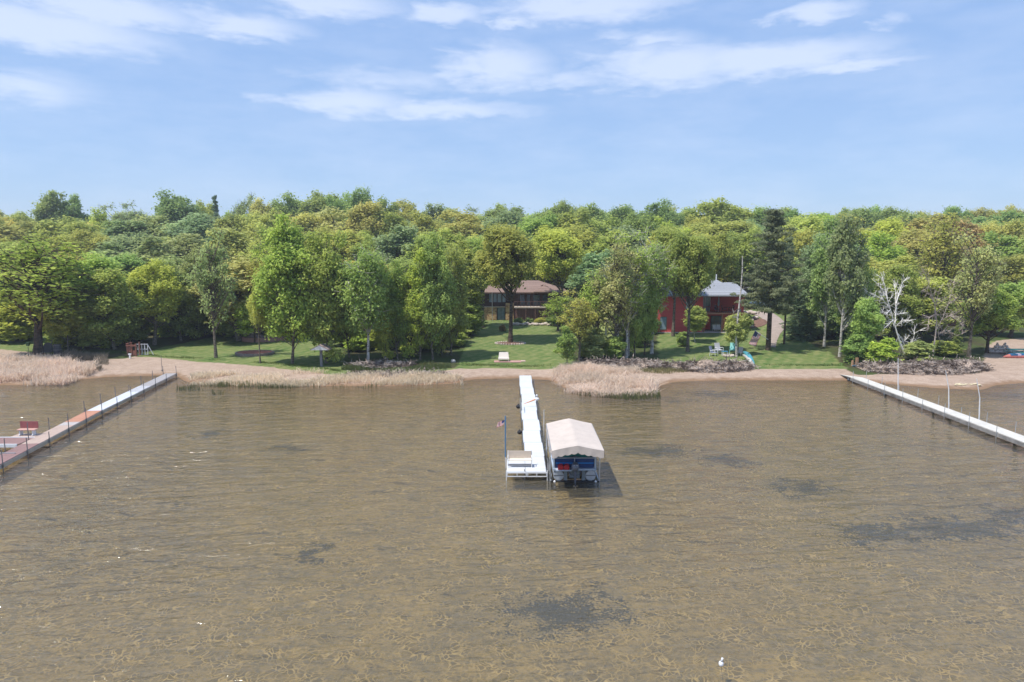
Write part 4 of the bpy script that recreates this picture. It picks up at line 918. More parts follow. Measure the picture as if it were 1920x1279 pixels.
for k in range(4): mb.tube([(-1.56, -1.5, .55), (-1.56, -1.5+.42*math.cos(k*1.57), .55+.42*math.sin(k*1.57))], .015, 4)
mb.tube([(-1.56, -1.5, .55), (-1.42, -1.5, .55)], .04, 6); mb.build('winch_wheel', steel, lift)
for sx in (-1, 1):
    mb = MB(); mb.ball((sx*1.18, -1.85, .03), .07); mb.build('foot_cap', white_p, lift)

boat = empty('pontoon_boat', ((LX0+LX1)/2 - .02, 37.9, .03), 'grey and blue pontoon boat parked on the lift under the canopy', 'boat')
pont = mat('pontoon_aluminium', (.42, .45, .48), .4, .3, .1); fas = mat('boat_fascia', (.42, .50, .60), .45, var=.06)
for sx in (-1, 1):
    mb = MB(); mb.tube([(sx*.92, 0, .30), (sx*.92, 5.2, .30), (sx*.92, 5.9, .42)], [.30, .30, .05], 18); mb.tube([(sx*.92, -.012, .30), (sx*.92, .04, .30)], [.26, .305], 18)
    mb.build('pontoon', pont, boat)
    mb = MB(); mb.box(sx*.92-.28, sx*.92+.28, -.03, -.013, .31, .335); mb.build('seam', black_r, boat)
mb = MB(); mb.box(-1.24, 1.24, -.05, 5.7, .62, .72); mb.build('deck', fas, boat)
mb = MB(); mb.box(-.62, -.42, .0, .06, .02, .60); mb.box(.42, .62, .0, .06, .02, .60); mb.box(-.30, .30, .05, .12, .15, .60); mb.build('motor_bracket', mat('grey_bracket', (.20, .23, .24), .6), boat)
blue1 = mat('blue_panel', (.012, .045, .16), .45, var=.1); blue2 = mat('bright_blue_stripe', (.01, .19, .55), .4, var=.05); rail = mat('pale_rail', (.42, .50, .58), .4, .2, .05)
for sx, a, b_ in ((-1, -1.10, -.03), (1, .03, 1.10)):
    mb = MB(); mb.box(a, b_, .10, .14, .74, 1.28); mb.build('fence_panel', blue1, boat)
    mb = MB(); mb.box(a, b_, .085, .098, .98, 1.06); mb.build('stripe', blue2, boat)
for sx in (-1, 1):
    mb = MB(); mb.box(sx*1.16-.02, sx*1.16+.02, .2, 5.5, .74, 1.28); mb.build('fence_panel', blue1, boat)
mb = MB()
for x_ in (-1.16, 0, 1.16): mb.tube([(x_, .07, .72), (x_, .07, 1.34)], .028, 6)
for z_ in (1.33,): mb.tube([(-1.16, .07, z_), (1.16, .07, z_)], .035, 6)
for sx in (-1, 1): mb.tube([(sx*1.2, .07, 1.33), (sx*1.2, 5.6, 1.33)], .03, 6); mb.tube([(sx*1.2, .07, .74), (sx*1.2, .07, 1.33)], .04, 6)
mb.build('rail', rail, boat)
mb = MB(); teal = mat('teal_cover', (.015, .17, .16), .7, var=.1); NN = 30; vs = []
for r_ in range(5):
    for i in range(NN+1):
        u = i/NN; vs.append((-1.12+2.24*u, .16+.3*r_/4*(0 if r_ < 2 else 1), 1.44 + (.30 if r_ > 1 else .15*r_*2) - .10*abs(math.sin(u*2*math.pi))*(1 if r_ == 0 else 0)))
mb.add(vs, [(r_*(NN+1)+i, r_*(NN+1)+i+1, (r_+1)*(NN+1)+i+1, (r_+1)*(NN+1)+i) for r_ in range(4) for i in range(NN)]); mb.build('folded_cover', teal, boat)
mb = MB(); mb.box(-1.0, 1.0, 1.2, 1.8, .72, 1.15); mb.box(-1.0, -.5, 2.4, 4.8, .72, 1.15); mb.box(.5, 1.0, 2.4, 4.8, .72, 1.15); mb.build('seat', mat('grey_vinyl', (.35, .38, .42), .6), boat)
mo = MB(); mo.ball((0, -.38, .96), .24, 14, 10, (.95, 1.2, 1.1)); mo.box(-.15, .15, -.55, -.15, .78, .92)
moo = mo.build('motor_cowling', mat('charcoal_paint', (.13, .15, .20), .3, .2, .05, spec=.6), boat, smooth=True)
mb = MB(); mb.box(-.10, .10, -.609, -.600, .98, 1.12); mb.build('decal', white_p, moo)
mb = MB(); mb.tube([(0, -.36, .85), (0, -.38, .0), (0, -.40, -.25)], [.075, .055, .04], 8); mb.tube([(0, -.62, -.15), (0, -.15, -.15)], [.04, .075], 8); mb.tube([(-.42, .0, .62), (-.25, -.3, .45), (0, -.36, .42), (.25, -.3, .45), (.42, .0, .62)], .03, 6); mb.build('motor_leg', mat('dark_paint', (.10, .11, .14), .4), boat)
mb = MB()
for k in range(3):
    a = k*2.094+.5; mb.box(-.05+.11*math.cos(a), .05+.11*math.cos(a), -.66, -.64, -.15+.11*math.sin(a)-.05, -.15+.11*math.sin(a)+.05)
mb.ball((0, -.65, -.15), .05); mb.build('propeller', white_p, boat)
redf = mat('red_plastic', (.50, .02, .03), .45, var=.05)
for k, xx in enumerate((-.82, -.48)):
    mb = MB(); mb.box(-.15, .15, -.11, .11, 0, .22); mb.box(-.12, .12, -.08, .08, .221, .26); mb.tube([(-.07, 0, .25), (-.07, 0, .32), (.07, 0, .32), (.07, 0, .25)], .016, 5); mb.tube([(.1, 0, .25), (.1, 0, .30)], .03, 6)
    tag(mb.build('fuel_can', redf, loc=((LX0+LX1)/2-.02+xx, 37.78, .753)), ('left' if k == 0 else 'right') + ' one of two red fuel cans on the stern edge of the pontoon boat', 'fuel can', 'red fuel cans')
# small shelf the cans stand on, part of the boat
mb = MB(); mb.box(-1.1, -.2, -.30, -.052, .66, .72); mb.build('stern_shelf', fas, boat)

fl = P(1352, 1248, 0); r = empty('float', fl, 'small white bottle-shaped float alone in the open water at lower right', 'float')
mb = MB(); mb.ball((0, 0, .06), .08, 10, 8, (1, 1, 1.3)); mb.tube([(.01, 0, .14), (.03, 0, .22), (.035, 0, .26)], [.05, .03, .035], 8); mb.build('body', mat('white_plastic', (.82, .82, .84), .4, var=.02), r, smooth=True)
mb = MB(); mb.tube([(0, 0, 0), (.1, .05, -.6), (.15, .1, -1.15)], .008, 4); mb.build('line', steel, r)

# ------------------------------------------------------------------ houses
glass = mat('window_glass', (.06, .09, .12), .08, var=.3, scale=1.0, spec=.9); glass2 = mat('bright_window_glass', (.22, .30, .36), .12, var=.25, scale=1.2, spec=.9)
def shingle(name, c): return stripe_mat(name, c, tuple(q*.7 for q in c), .28, 'Z', .22, .9, .18)
def window(parent, x0, x1, z0, z1, y, gl=None, frame=None, bars=1, name='window'):
    fm = frame or mat('dark_frame', (.07, .05, .045), .6); mb = MB(); e = .06
    mb.box(x0-e, x1+e, y-.05, y-.004, z0-e, z0); mb.box(x0-e, x1+e, y-.05, y-.004, z1, z1+e); mb.box(x0-e, x0, y-.049, y-.005, z0, z1); mb.box(x1, x1+e, y-.049, y-.005, z0, z1)
    for k in range(1, bars+1 if bars > 1 else 1):
        xm = x0+(x1-x0)*k/bars
        if k < bars: mb.box(xm-.03, xm+.03, y-.048, y-.006, z0, z1)
    fr = mb.build(name, fm, parent); mb = MB(); mb.box(x0, x1, y-.03, y-.012, z0, z1); mb.build('pane', gl or glass, fr); return fr
def hip(mb, x0, x1, y0, y1, ze, zr, inset, th=.18):
    ym = (y0+y1)/2; a = [(x0, y0, ze), (x1, y0, ze), (x1, y1, ze), (x0, y1, ze), (x0+inset, ym, zr), (x1-inset, ym, zr)]
    b2 = [(x, y, z-th) for x, y, z in a[:4]]
    mb.add(a+b2, [(0, 1, 5, 4), (1, 2, 5), (2, 3, 4, 5), (3, 0, 4), (9, 8, 7, 6), (0, 6, 7, 1), (1, 7, 8, 2), (2, 8, 9, 3), (3, 9, 6, 0)])
# --- middle house, stone and brown
HY = 116.0
def hx(px, Y=HY): return PY(px, 580, Y)[0]
gb = g(0, HY)
hA = empty('lake_house', (0, 0, 0), 'low stone and brown house with brown shingle roof behind the big round-crowned tree', 'house')
stone = bpy.data.materials.new('tan_stone'); stone.use_nodes = True; t = NT(stone.node_tree); b = t.n['Principled BSDF']; b.inputs['Roughness'].default_value = .9
tc = t.node('ShaderNodeTexCoord').outputs['Object']; vo = t.node('ShaderNodeTexVoronoi'); vo.inputs['Scale'].default_value = 2.6; t.l.new(t.vm('MULTIPLY', tc, (1, 1, 1.8)), vo.inputs['Vector'])
cr = t.node('ShaderNodeValToRGB'); t.l.new(vo.outputs['Color'], cr.inputs[0]); cr.color_ramp.elements[0].position = .25; cr.color_ramp.elements[0].color = (.26, .13, .06, 1); cr.color_ramp.elements[1].position = .75; cr.color_ramp.elements[1].color = (.52, .36, .18, 1); t.l.new(cr.outputs[0], b.inputs['Base Color'])
brw = mat('brown_wall', (.10, .06, .05), .8, var=.15)
mb = MB(); mb.box(hx(893)+.5, hx(1056), HY+.6, HY+9, gb-.5, 6.0); mb.build('wall', brw, hA)
mb = MB(); mb.box(hx(913), hx(931), HY-.4, HY+.55, gb-.5, 3.55); mb.box(hx(948), hx(963), HY-.4, HY+.55, gb-.5, 4.25); mb.box(hx(931)+.003, hx(948)-.003, HY+.0, HY+.55, gb+2.15, 3.6); mb.box(hx(905), hx(913)-.003, HY, HY+.55, gb-.5, 3.5); mb.build('stone_wall', stone, hA)
mb = MB(); mb.box(hx(908), hx(947), HY-.55, HY-.41, 3.56, 3.68); mb.build('ledge', mat('pale_ledge', (.55, .45, .34), .8), hA)
window(hA, hx(933), hx(946), gb+.02, gb+2.1, HY+.4, glass2, None, 2, 'glass_door')
for a, b2 in ((917, 923), (925, 931), (933, 940), (942, 948)): window(hA, hx(a), hx(b2), 4.35, 5.75, HY+.6, glass2)
for a, b2 in ((975, 984), (988, 994), (1000, 1012), (1018, 1026)): window(hA, hx(a), hx(b2), 3.9, 5.6, HY+.6, glass)
mb = MB(); mb.box(hx(964), hx(1042), HY-2.0, HY+.59, 3.55, 3.75); mb.build('deck', mat('pale_deck', (.56, .46, .38), .8), hA)
mb = MB(); mb.box(hx(965), hx(1042), HY-1.4, HY+.58, gb-.4, 3.54); mb.build('lower_wall', stripe_mat('redbrown_boards', (.16, .075, .06), (.07, .035, .03), .5, 'X', .1), hA)
mb = MB()
for k in range(14):
    x_ = hx(964) + (hx(1042)-hx(964))*k/13; mb.box(x_-.03, x_+.03, HY-1.98, HY-1.92, 3.76, 4.6)
mb.box(hx(964), hx(1042), HY-2.0, HY-1.9, 4.61, 4.67); mb.build('railing', mat('redbrown_rail', (.17, .09, .07), .7), hA)
for k in range(5):
    x_ = hx(968) + (hx(1038)-hx(968))*k/4; mb = MB(); mb.box(x_-.07, x_+.07, HY-1.95, HY-1.8, g(x_, HY-2)-.2, 3.54); mb.build('deck_post', mat('redbrown_rail', (.17, .09, .07), .7), hA)
mb = MB(); hip(mb, hx(886), hx(1066), HY-1.2, HY+10, 6.15, 7.9, 5.0); hip(mb, hx(1000), hx(1040), HY-1.9, HY+4, 6.30, 7.3, 2.0); ro = mb.build('roof', shingle('brown_shingles', (.25, .17, .14)), hA)
mb = MB(); mb.box(hx(956)-.5, hx(956)+.5, HY+3.0, HY+4.0, 7.0, 9.2); mb.build('chimney', mat('pale_brick', (.50, .44, .40), .8), ro)
pl = G(923, 603); pole = empty('metal_pole', pl, 'thin pale metal pole at the left end of the brown-roofed house', 'pole'); mb = MB(); mb.tube([(0, 0, -.1), (0, 0, 4.9)], .05, 6); mb.build('shaft', alum, pole)
rockm = mat('pale_rock', (.50, .42, .36), .9, var=.15, scale=2, bump=.4)
def rock(px, py, w_, label, group=None, hz_=.7, m_=None, seed=1, name='boulder', z=None):
    rn_ = random.Random(seed); p = G(px, py)
    if z is not None: p[2] += z
    mb = MB(); mb.ball((0, 0, 0), w_/2, 9, 6, (1, .8, hz_), .14, rn_)
    o_ = mb.build(name, m_ or rockm, loc=(p[0], p[1], p[2]+w_*.22), smooth=True); return tag(o_, label, 'boulder', group)
for k in range(16):
    rock(958 + k*5.9, 611 - (1 if k % 2 else 0), .62 + .16*(k % 3), f'{(WORDN + ["thirteenth", "fourteenth", "fifteenth", "sixteenth"])[k]} boulder from the left in the row below the brown-roofed house', 'row of pale boulders at the middle house', .6, seed=k)
for k, (x_, w_, h_) in enumerate([(972, 20, 'mid'), (992, 16, 'green'), (1014, 24, 'olive'), (1030, 18, 'green')]):
    T('shrub', x_, 597, w_, h_, f'{WORDN[k]} garden shrub from the left behind the boulder row', pyb=608, cat='bush', name='bush', group='shrubs behind the boulder row')
T('shrub', 942, 609, 14, 'rust', 'small purple-brown shrub on the slope left of the forked trunk', pyb=621, cat='bush', name='bush')
# ring of stones and mulch round the forked tree
def disc(name, c, rx, ry, mt, z=.03, n=28):
    mb = MB(); vs = [(0, 0, .02)] + [(rx*math.cos(a), ry*math.sin(a), g(c[0]+rx*math.cos(a), c[1]+ry*math.sin(a)) - c[2]) for a in np.linspace(0, 2*math.pi, n, endpoint=False)]
    mb.add([(x, y, z_+z) for x, y, z_ in vs], [(0, 1+i, 1+(i+1) % n) for i in range(n)]); return mb.build(name, mt)
mulch = mat('brown_mulch', (.16, .09, .065), .95, var=.25, scale=8)
rc = G(957, 645); dk = disc('tree_ring', (0, 0, 0), 1, 1, mulch); bpy.data.objects.remove(dk)
r = empty('tree_ring', rc, 'ring of small pale stones round the foot of the big round-crowned tree', 'stone ring')
mb = MB(); mb.add([(0, 0, .06)] + [(1.9*math.cos(a), 1.1*math.sin(a), g(rc[0]+1.9*math.cos(a), rc[1]+1.1*math.sin(a)) - rc[2] + .05) for a in np.linspace(0, 6.283, 24, endpoint=False)], [(0, 1+i, 1+(i+1) % 24) for i in range(24)]); mb.build('mulch', mulch, r)
mb = MB(); rn_ = random.Random(3)
for a in np.linspace(0, 6.283, 34, endpoint=False): mb.ball((2.0*math.cos(a), 1.15*math.sin(a), .06 + g(rc[0]+2*math.cos(a), rc[1]+1.15*math.sin(a)) - rc[2]), .12*rn_.uniform(.7, 1.2), 6, 5)
mb.build('stones', rockm, r)

# --- red house
RY = 100.5
def rx_(px, Y=RY): return PY(px, 580, Y)[0]
gr = g(27, 101)
hB = empty('red_house', (0, 0, 0), 'red-sided two-storey house with grey roof and deck behind the right lawn', 'house')
redm = stripe_mat('red_siding', (.70, .11, .11), (.36, .05, .05), .20, 'Z', .16, .6, .07)
xa, xb, xc, xd = rx_(1232), rx_(1318), rx_(1393), rx_(1414)
mb = MB(); mb.box(xa, xb, RY, RY+11, gr-.4, 6.5); mb.box(xb+.003, xc, RY+3, RY+11, gr-.4, 6.5); mb.build('wall', redm, hB)
mb = MB(); mb.box(xc+.003, xd, RY+4.5, RY+11, gr-.5, 6.2); mb.build('side_wing', redm, hB)
mb = MB(); hip(mb, xa-.7, xc+.6, RY-1.1, RY+12, 6.65, 9.6, 5.2); hip(mb, xc-1.5, xd+.6, RY+4.0, RY+12, 6.40, 8.1, 1.0); rof = mb.build('roof', shingle('grey_shingles', (.30, .31, .34)), hB)
mb = MB(); mb.tube([(rx_(1356), RY+4, 8.6), (rx_(1356), RY+4, 9.5)], .09, 8); mb.build('vent_pipe', white_p, rof)
mb = MB(); mb.box(xb+.003, xc+.3, RY+.0, RY+2.99, 3.78, 3.98); dk = mb.build('deck', mat('deck_wood', (.42, .20, .13), .8), hB)
mb = MB()
for k in range(19):
    x_ = xb+.1+(xc+.2-xb)*k/18.6; mb.box(x_-.02, x_+.02, RY+.04, RY+.08, 3.99, 4.85)
mb.box(xb+.01, xc+.3, RY+.02, RY+.10, 4.86, 4.92); mb.build('railing', mat('red_rail', (.30, .06, .05), .6), hB)
for x_ in (xb+.3, (xb+xc)/2, xc+.1):
    mb = MB(); mb.box(x_-.08, x_+.08, RY+.1, RY+.26, gr-.3, 3.77); mb.build('deck_post', mat('deck_wood', (.42, .20, .13), .8), hB)
whitef = mat('white_frame', (.72, .72, .72), .6)
window(hB, rx_(1323), rx_(1342), 4.05, 6.1, RY+3, glass2, whitef, 2, 'sliding_door')
window(hB, rx_(1287), rx_(1297), 4.7, 5.9, RY, glass2, whitef)
window(hB, rx_(1239), rx_(1250), gr+.5, gr+2.3, RY, glass2, mat('green_frame', (.12, .16, .08), .6))
window(hB, rx_(1328), rx_(1336), gr+1.0, gr+1.9, RY+3, glass2, whitef); window(hB, rx_(1345), rx_(1366), gr+.1, gr+2.2, RY+3, glass, None, 3, 'patio_door')
window(hB, rx_(1396), rx_(1408), 3.4, 4.05, RY+4.5, glass2, whitef)
mb = MB(); mb.box(xb+.2, xc-.2, RY-.4, RY+2.98, gr-.3, gr+.08); mb.box(xa, xb+.19, RY-.25, RY-.005, gr-.3, gr+.10); mb.build('patio', mat('patio_concrete', (.50, .45, .42), .9), hB)
# things on the deck and patio
um = empty('closed_umbrella', (rx_(1353), RY+1.6, 3.984), 'folded pale umbrella standing on the red house deck', 'umbrella')
mb = MB(); mb.tube([(0, 0, 0), (0, 0, 2.3)], .03, 6); mb.build('pole', alum, um); mb = MB(); mb.tube([(0, 0, .9), (0, 0, 1.3), (0, 0, 2.35)], [.10, .16, .04], 8); mb.build('canopy', mat('grey_blue_cloth', (.40, .42, .52), .8), um)
def chair(loc, rz, col, label, group=None, s=1.0, legs=None):
    r = empty('garden_chair', loc, label, 'chair', group, rz); m_ = mat('chair_%d%d%d' % tuple(int(c*99) for c in col), col, .6, var=.06); lm = legs or m_
    mb = MB(); mb.add([(-.28*s, .20*s, .36*s), (.28*s, .20*s, .36*s), (.28*s, .42*s, 1.02*s), (-.28*s, .42*s, 1.02*s), (-.28*s, .24*s, .34*s), (.28*s, .24*s, .34*s), (.28*s, .46*s, 1.0*s), (-.28*s, .46*s, 1.0*s)],
                      [(0, 1, 2, 3), (7, 6, 5, 4), (0, 4, 5, 1), (1, 5, 6, 2), (2, 6, 7, 3), (3, 7, 4, 0)]); mb.build('backrest', m_, r)
    mb = MB(); mb.box(-.28*s, .28*s, -.28*s, .19*s, .34*s, .39*s); mb.build('seat', m_, r)
    for sx in (-1, 1):
        mb = MB(); mb.tube([(sx*.30*s, -.28*s, 0), (sx*.30*s, -.26*s, .60*s), (sx*.30*s, .30*s, .58*s)], .025*s, 5); mb.tube([(sx*.30*s, .32*s, 0), (sx*.30*s, .25*s, .58*s)], .025*s, 5); mb.build('arm_frame', lm, r)
    return r
blk = (.03, .03, .035)
chair((rx_(1348), RY+.9, 3.984), .3, blk, 'black chair on the red house deck by the folded umbrella')
gtab = empty('patio_table', (rx_(1369), RY+1.2, 3.984), 'dark glass-topped table on the right of the red house deck', 'table')
mb = MB(); mb.tube([(0, 0, .70), (0, 0, .74)], .6, 16); mb.build('tabletop', mat('dark_glass', (.06, .07, .07), .2), gtab)
for a in range(4): mb = MB(); mb.tube([(.5*math.cos(a*1.57+.8), .5*math.sin(a*1.57+.8), 0), (.4*math.cos(a*1.57+.8), .4*math.sin(a*1.57+.8), .70)], .02, 5); mb.build('leg', black_r, gtab)
for k, (xx, rz, lab) in enumerate(((1363, 1.4, 'black chair left of the glass table on the red house deck'), (1376, -1.4, 'black chair right of the glass table on the red house deck'))): chair((rx_(xx), RY+1.3, 3.984), rz, blk, lab, 'black deck chairs')
for k, (xx, lab) in enumerate(((1345, 'white chair under the red house deck, left of the pair'), (1350.5, 'white chair under the red house deck, right of the pair'))):
    chair((rx_(xx), RY+.6, gr+.084), .2-.5*k, (.55, .53, .52), lab, 'white patio chairs under the deck')
# garden slope right of the red house
for k, (x_, y_, w_) in enumerate([(1384, 588, .8), (1391, 587, 1.0), (1399, 590, 1.1), (1407, 588, 1.0), (1414, 591, 1.0), (1417, 599, 1.0), (1409, 604, .8), (1395, 596, .9), (1389, 622, .9), (1398, 619, .8), (1408, 614, .9), (1384, 626, .7)]):
    rock(x_, y_, w_, f'{WORDN[k]} pale boulder edging the planted slope right of the red house deck', 'boulders edging the planted slope', .6, seed=40+k)
for k, (x_, y_, w_, h_, lab) in enumerate([(1392, 606, 14, 'mid', 'left and highest shrub on the planted slope by the red house'), (1402, 602, 13, 'green', 'middle shrub on the planted slope by the red house'), (1406, 611, 14, 'pale', 'pale lower shrub on the planted slope by the red house')]):
    T('shrub', x_, y_-12, w_, h_, lab, pyb=y_, cat='bush', name='bush')
pb = G(1400, 608); mb = MB(); n = 22; rr = [(3.0*math.cos(a), 2.6*math.sin(a)) for a in np.linspace(0, 6.283, n, endpoint=False)]
mb.add([(0, 0, .08)] + [(x, y, g(pb[0]+x, pb[1]+y)-pb[2]+.06) for x, y in rr], [(0, 1+i, 1+(i+1) % n) for i in range(n)]); tag(mb.build('flower_bed', mulch, loc=pb), 'brown mulched planting bed on the slope right of the red house', 'flower bed')
# gravel drive
pts = [G(x, y) for x, y in ((1449, 652), (1450, 640), (1453, 628), (1458, 616), (1456, 606), (1446, 597), (1434, 590), (1418, 586))]; wds = [.7, .9, 1.3, 2.0, 2.5, 2.8, 2.8, 2.8]
mb = MB(); vs = []; ptd = []
for a, b2, w0, w1 in zip(pts[:-1], pts[1:], wds[:-1], wds[1:]):
    for u in np.linspace(0, 1, 6, endpoint=False): ptd.append((a*(1-u)+b2*u, w0*(1-u)+w1*u))
ptd.append((pts[-1], wds[-1]))
for i, (p, w_) in enumerate(ptd):
    q = ptd[min(i+1, len(ptd)-1)][0] - ptd[max(i-1, 0)][0]; q = q/np.linalg.norm(q); nn = np.array([-q[1], q[0]])
    for j in range(6):
        e = p[:2] + nn*w_*(j/5-.5); vs.append((e[0], e[1], g(e[0], e[1])+.05 + .03*math.sin(j/5*3.14)))
mb.add(vs, [(i*6+j, i*6+j+1, (i+1)*6+j+1, (i+1)*6+j) for i in range(len(ptd)-1) for j in range(5)])
tag(mb.build('path', mat('gravel', (.33, .265, .225), .95, var=.15, scale=10)), 'pinkish gravel drive behind the flag pine', kind='structure')
cp = G(1428, 583); car = empty('parked_car', (cp[0]+1, cp[1]+4, g(cp[0]+1, cp[1]+4)), 'silver car parked behind the flag pine beside the red house', 'car', rz=.25)
cm1 = mat('silver_paint', (.45, .47, .50), .3, .5, .03, spec=.6)
mb = MB(); prof = [(-2.1, .35), (-2.15, .75), (-1.9, .95), (-1.2, 1.02), (1.0, 1.05), (1.9, .9), (2.15, .7), (2.15, .35)]
vs = [(x, s*.85, z) for s in (-1, 1) for x, z in prof]; n = len(prof); mb.add(vs, [tuple(range(n)), tuple(range(2*n-1, n-1, -1))] + [(i, n+i, n+(i+1) % n, (i+1) % n) for i in range(n)]); bd = mb.build('body', cm1, car)
mb = MB(); vs = [(x, s*w_, z) for s, in ((-1,), (1,)) for x, z, w_ in ((-1.4, 1.03, .80), (-.8, 1.45, .66), (.7, 1.47, .66), (1.2, 1.05, .80))]; mb.add(vs, [(0, 1, 2, 3), (7, 6, 5, 4), (0, 4, 5, 1), (1, 5, 6, 2), (2, 6, 7, 3)]); mb.build('windows', glass, car)
mb = MB(); mb.box(-.8, .7, -.64, .64, 1.455, 1.50); mb.build('roof', cm1, car)
for sx in (-1.3, 1.3):
    for sy in (-.86, .86):
        mb = MB(); mb.tube([(sx, sy-.1, .33), (sx, sy+.1, .33)], .33, 14); wh = mb.build('wheel', black_r, car); mb = MB(); mb.tube([(sx, sy-.115, .33), (sx, sy+.115, .33)], .18, 10); mb.build('rim', alum, wh)
# flag on the pine
pf = G(1440, 657); fo = empty('flag', (pf[0]-.2, pf[1]-.35, 1.6+.5), 'striped flag on a tilted pole fixed to the tall pine trunk', 'flag')
mb = MB(); mb.tube([(0.0, 0, .0), (-1.75, -.1, 1.15)], .035, 6); mb.build('pole', white_p, fo)
flag(fo, (-1.72, -.1, 1.10), (-.42, .0, -1), (1, .1, -.45), 1.75, -.95, .04)

# --- left cabin
CYH = 101.0
def cx_(px): return PY(px, 600, CYH)[0]
hC = empty('grey_cabin', (0, 0, 0), 'grey-brown cabin with raised deck half hidden behind the left lawn trees', 'house'); gc = g(cx_(540), CYH)
mb = MB(); mb.box(cx_(470), cx_(594), CYH+1.2, CYH+9, gc-.4, 5.0); mb.build('wall', stripe_mat('grey_siding', (.24, .20, .19), (.10, .09, .09), .35, 'Z', .1), hC)
mb = MB(); mb.box(cx_(562), cx_(592), CYH-.6, CYH+1.19, gc-.3, 3.6); mb.build('bay', stripe_mat('grey_siding2', (.20, .19, .20), (.10, .09, .09), .9, 'X', .06), hC)
mb = MB(); hip(mb, cx_(455), cx_(602), CYH-.2, CYH+10, 5.1, 7.4, 3.0); mb.build('roof', shingle('tan_shingles', (.33, .25, .21)), hC)
mb = MB(); mb.box(cx_(476), cx_(560), CYH-2.6, CYH+1.19, 1.9, 2.15); mb.build('deck', mat('redbrown_deck', (.26, .10, .07), .8), hC)
mb = MB()
for k in range(24):
    x_ = cx_(477)+(cx_(559)-cx_(477))*k/23; mb.box(x_-.02, x_+.02, CYH-2.58, CYH-2.54, 2.16, 3.05)
mb.box(cx_(476), cx_(560), CYH-2.6, CYH-2.52, 3.06, 3.12); mb.build('railing', mat('grey_rail', (.25, .23, .22), .7), hC)
for a, b2 in ((500, 514), (520, 528), (535, 550)): window(hC, cx_(a), cx_(b2), 2.4, 4.4, CYH+1.2, glass2 if a == 500 else glass)
chair((cx_(512), CYH-1.2, 2.154), 0, (.66, .64, .62), 'white chair on the grey cabin deck, left of two', 'white chairs on the cabin deck'); chair((cx_(522), CYH-1.2, 2.154), .3, (.62, .66, .64), 'white chair on the grey cabin deck, right of two', 'white chairs on the cabin deck')
# brick terrace
tp0 = G(490, 641); ter = empty('brick_terrace', tp0, 'curved low brick terrace below the grey cabin', 'terrace')
brick = stripe_mat('terrace_brick', (.40, .22, .18), (.22, .12, .10), .22, 'X', .12)
mb = MB(); n = 30; A_ = [math.pi + math.pi*i/n for i in range(n+1)]; W_ = (G(532, 640)[0]-G(448, 640)[0])/2
ov = [(W_*math.cos(a), 2.2*math.sin(a)+1.6) for a in A_]; iv = [((W_-.3)*math.cos(a), 1.9*math.sin(a)+1.6) for a in A_]
for (o1, i1), (o2, i2) in zip(zip(ov[:-1], iv[:-1]), zip(ov[1:], iv[1:])):
    q = [o1, o2, i2, i1]; mb.add([(*p, z) for z in (-.25, .55) for p in q], [(4, 5, 6, 7), (0, 1, 5, 4), (2, 3, 7, 6)])
mb.build('wall', brick, ter)
mb = MB(); mb.add([(x, y, .42) for x, y in iv] + [(W_-.3, 4.5, .42), (-W_+.3, 4.5, .42)], [tuple(range(len(iv)+2))]); mb.build('paving', mat('pink_paving', (.50, .36, .31), .9, var=.1, scale=3), ter)
for k, (x_, w_) in enumerate([(460, .7), (466, .6), (473, .5)]): rock(x_, 634, w_, f'pale stone on the left end of the brick terrace, {WORDN[k]} from the left', 'stones on the brick terrace', .8, seed=60+k, z=.45)
gri = empty('terrace_grill', (tp0[0]+1.9, tp0[1]+.9, tp0[2]+.424), 'small dark grill in the middle of the brick terrace', 'grill'); mb = MB(); mb.ball((0, 0, .75), .3, 10, 8); mb.build('bowl', black_r, gri)
for a in range(3): mb = MB(); mb.tube([(.3*math.cos(a*2.1), .3*math.sin(a*2.1), 0), (.12*math.cos(a*2.1), .12*math.sin(a*2.1), .6)], .02, 5); mb.build('leg', alum, gri)
chair((tp0[0]+.9, tp0[1]+1.6, tp0[2]+.424), .5, (.12, .11, .11), 'dark chair on the brick terrace beside the grill')
chair((tp0[0]+2.8, tp0[1]+1.4, tp0[2]+.424), -.6, (.16, .13, .12), 'dark chair at the right end of the brick terrace')
T('shrub', 512, 618, 32, 'dark', 'dark hedge bush behind the brick terrace', D=96, cat='bush', name='bush'); T('shrub', 452, 625, 18, 'mid', 'green bush at the left end of the brick terrace', pyb=639, cat='bush', name='bush')
# round flower bed
fb = G(478, 665); bed_ = empty('flower_bed', fb, 'round flower bed of red mulch with grey stone edge on the left lawn', 'flower bed')
W2 = (G(512, 665)[0]-G(444, 665)[0])/2
mb = MB(); mb.add([(0, 0, .30)] + [((W2-.15)*math.cos(a), 1.6*math.sin(a), .24) for a in np.linspace(0, 6.283, 30, endpoint=False)], [(0, 1+i, 1+(i+1) % 30) for i in range(30)]); mb.build('mulch', mat('red_mulch', (.30, .11, .07), .95, var=.25, scale=8), bed_)
mb = MB()
for i, a in enumerate(np.linspace(0, 6.283, 44, endpoint=False)): mb.box(W2*math.cos(a)-.16, W2*math.cos(a)+.16, 1.7*math.sin(a)-.1, 1.7*math.sin(a)+.1, -.1, .26 + .02*(i % 2), rz=a+1.57)
mb.build('edging', mat('grey_block', (.25, .20, .18), .9, var=.2), bed_)

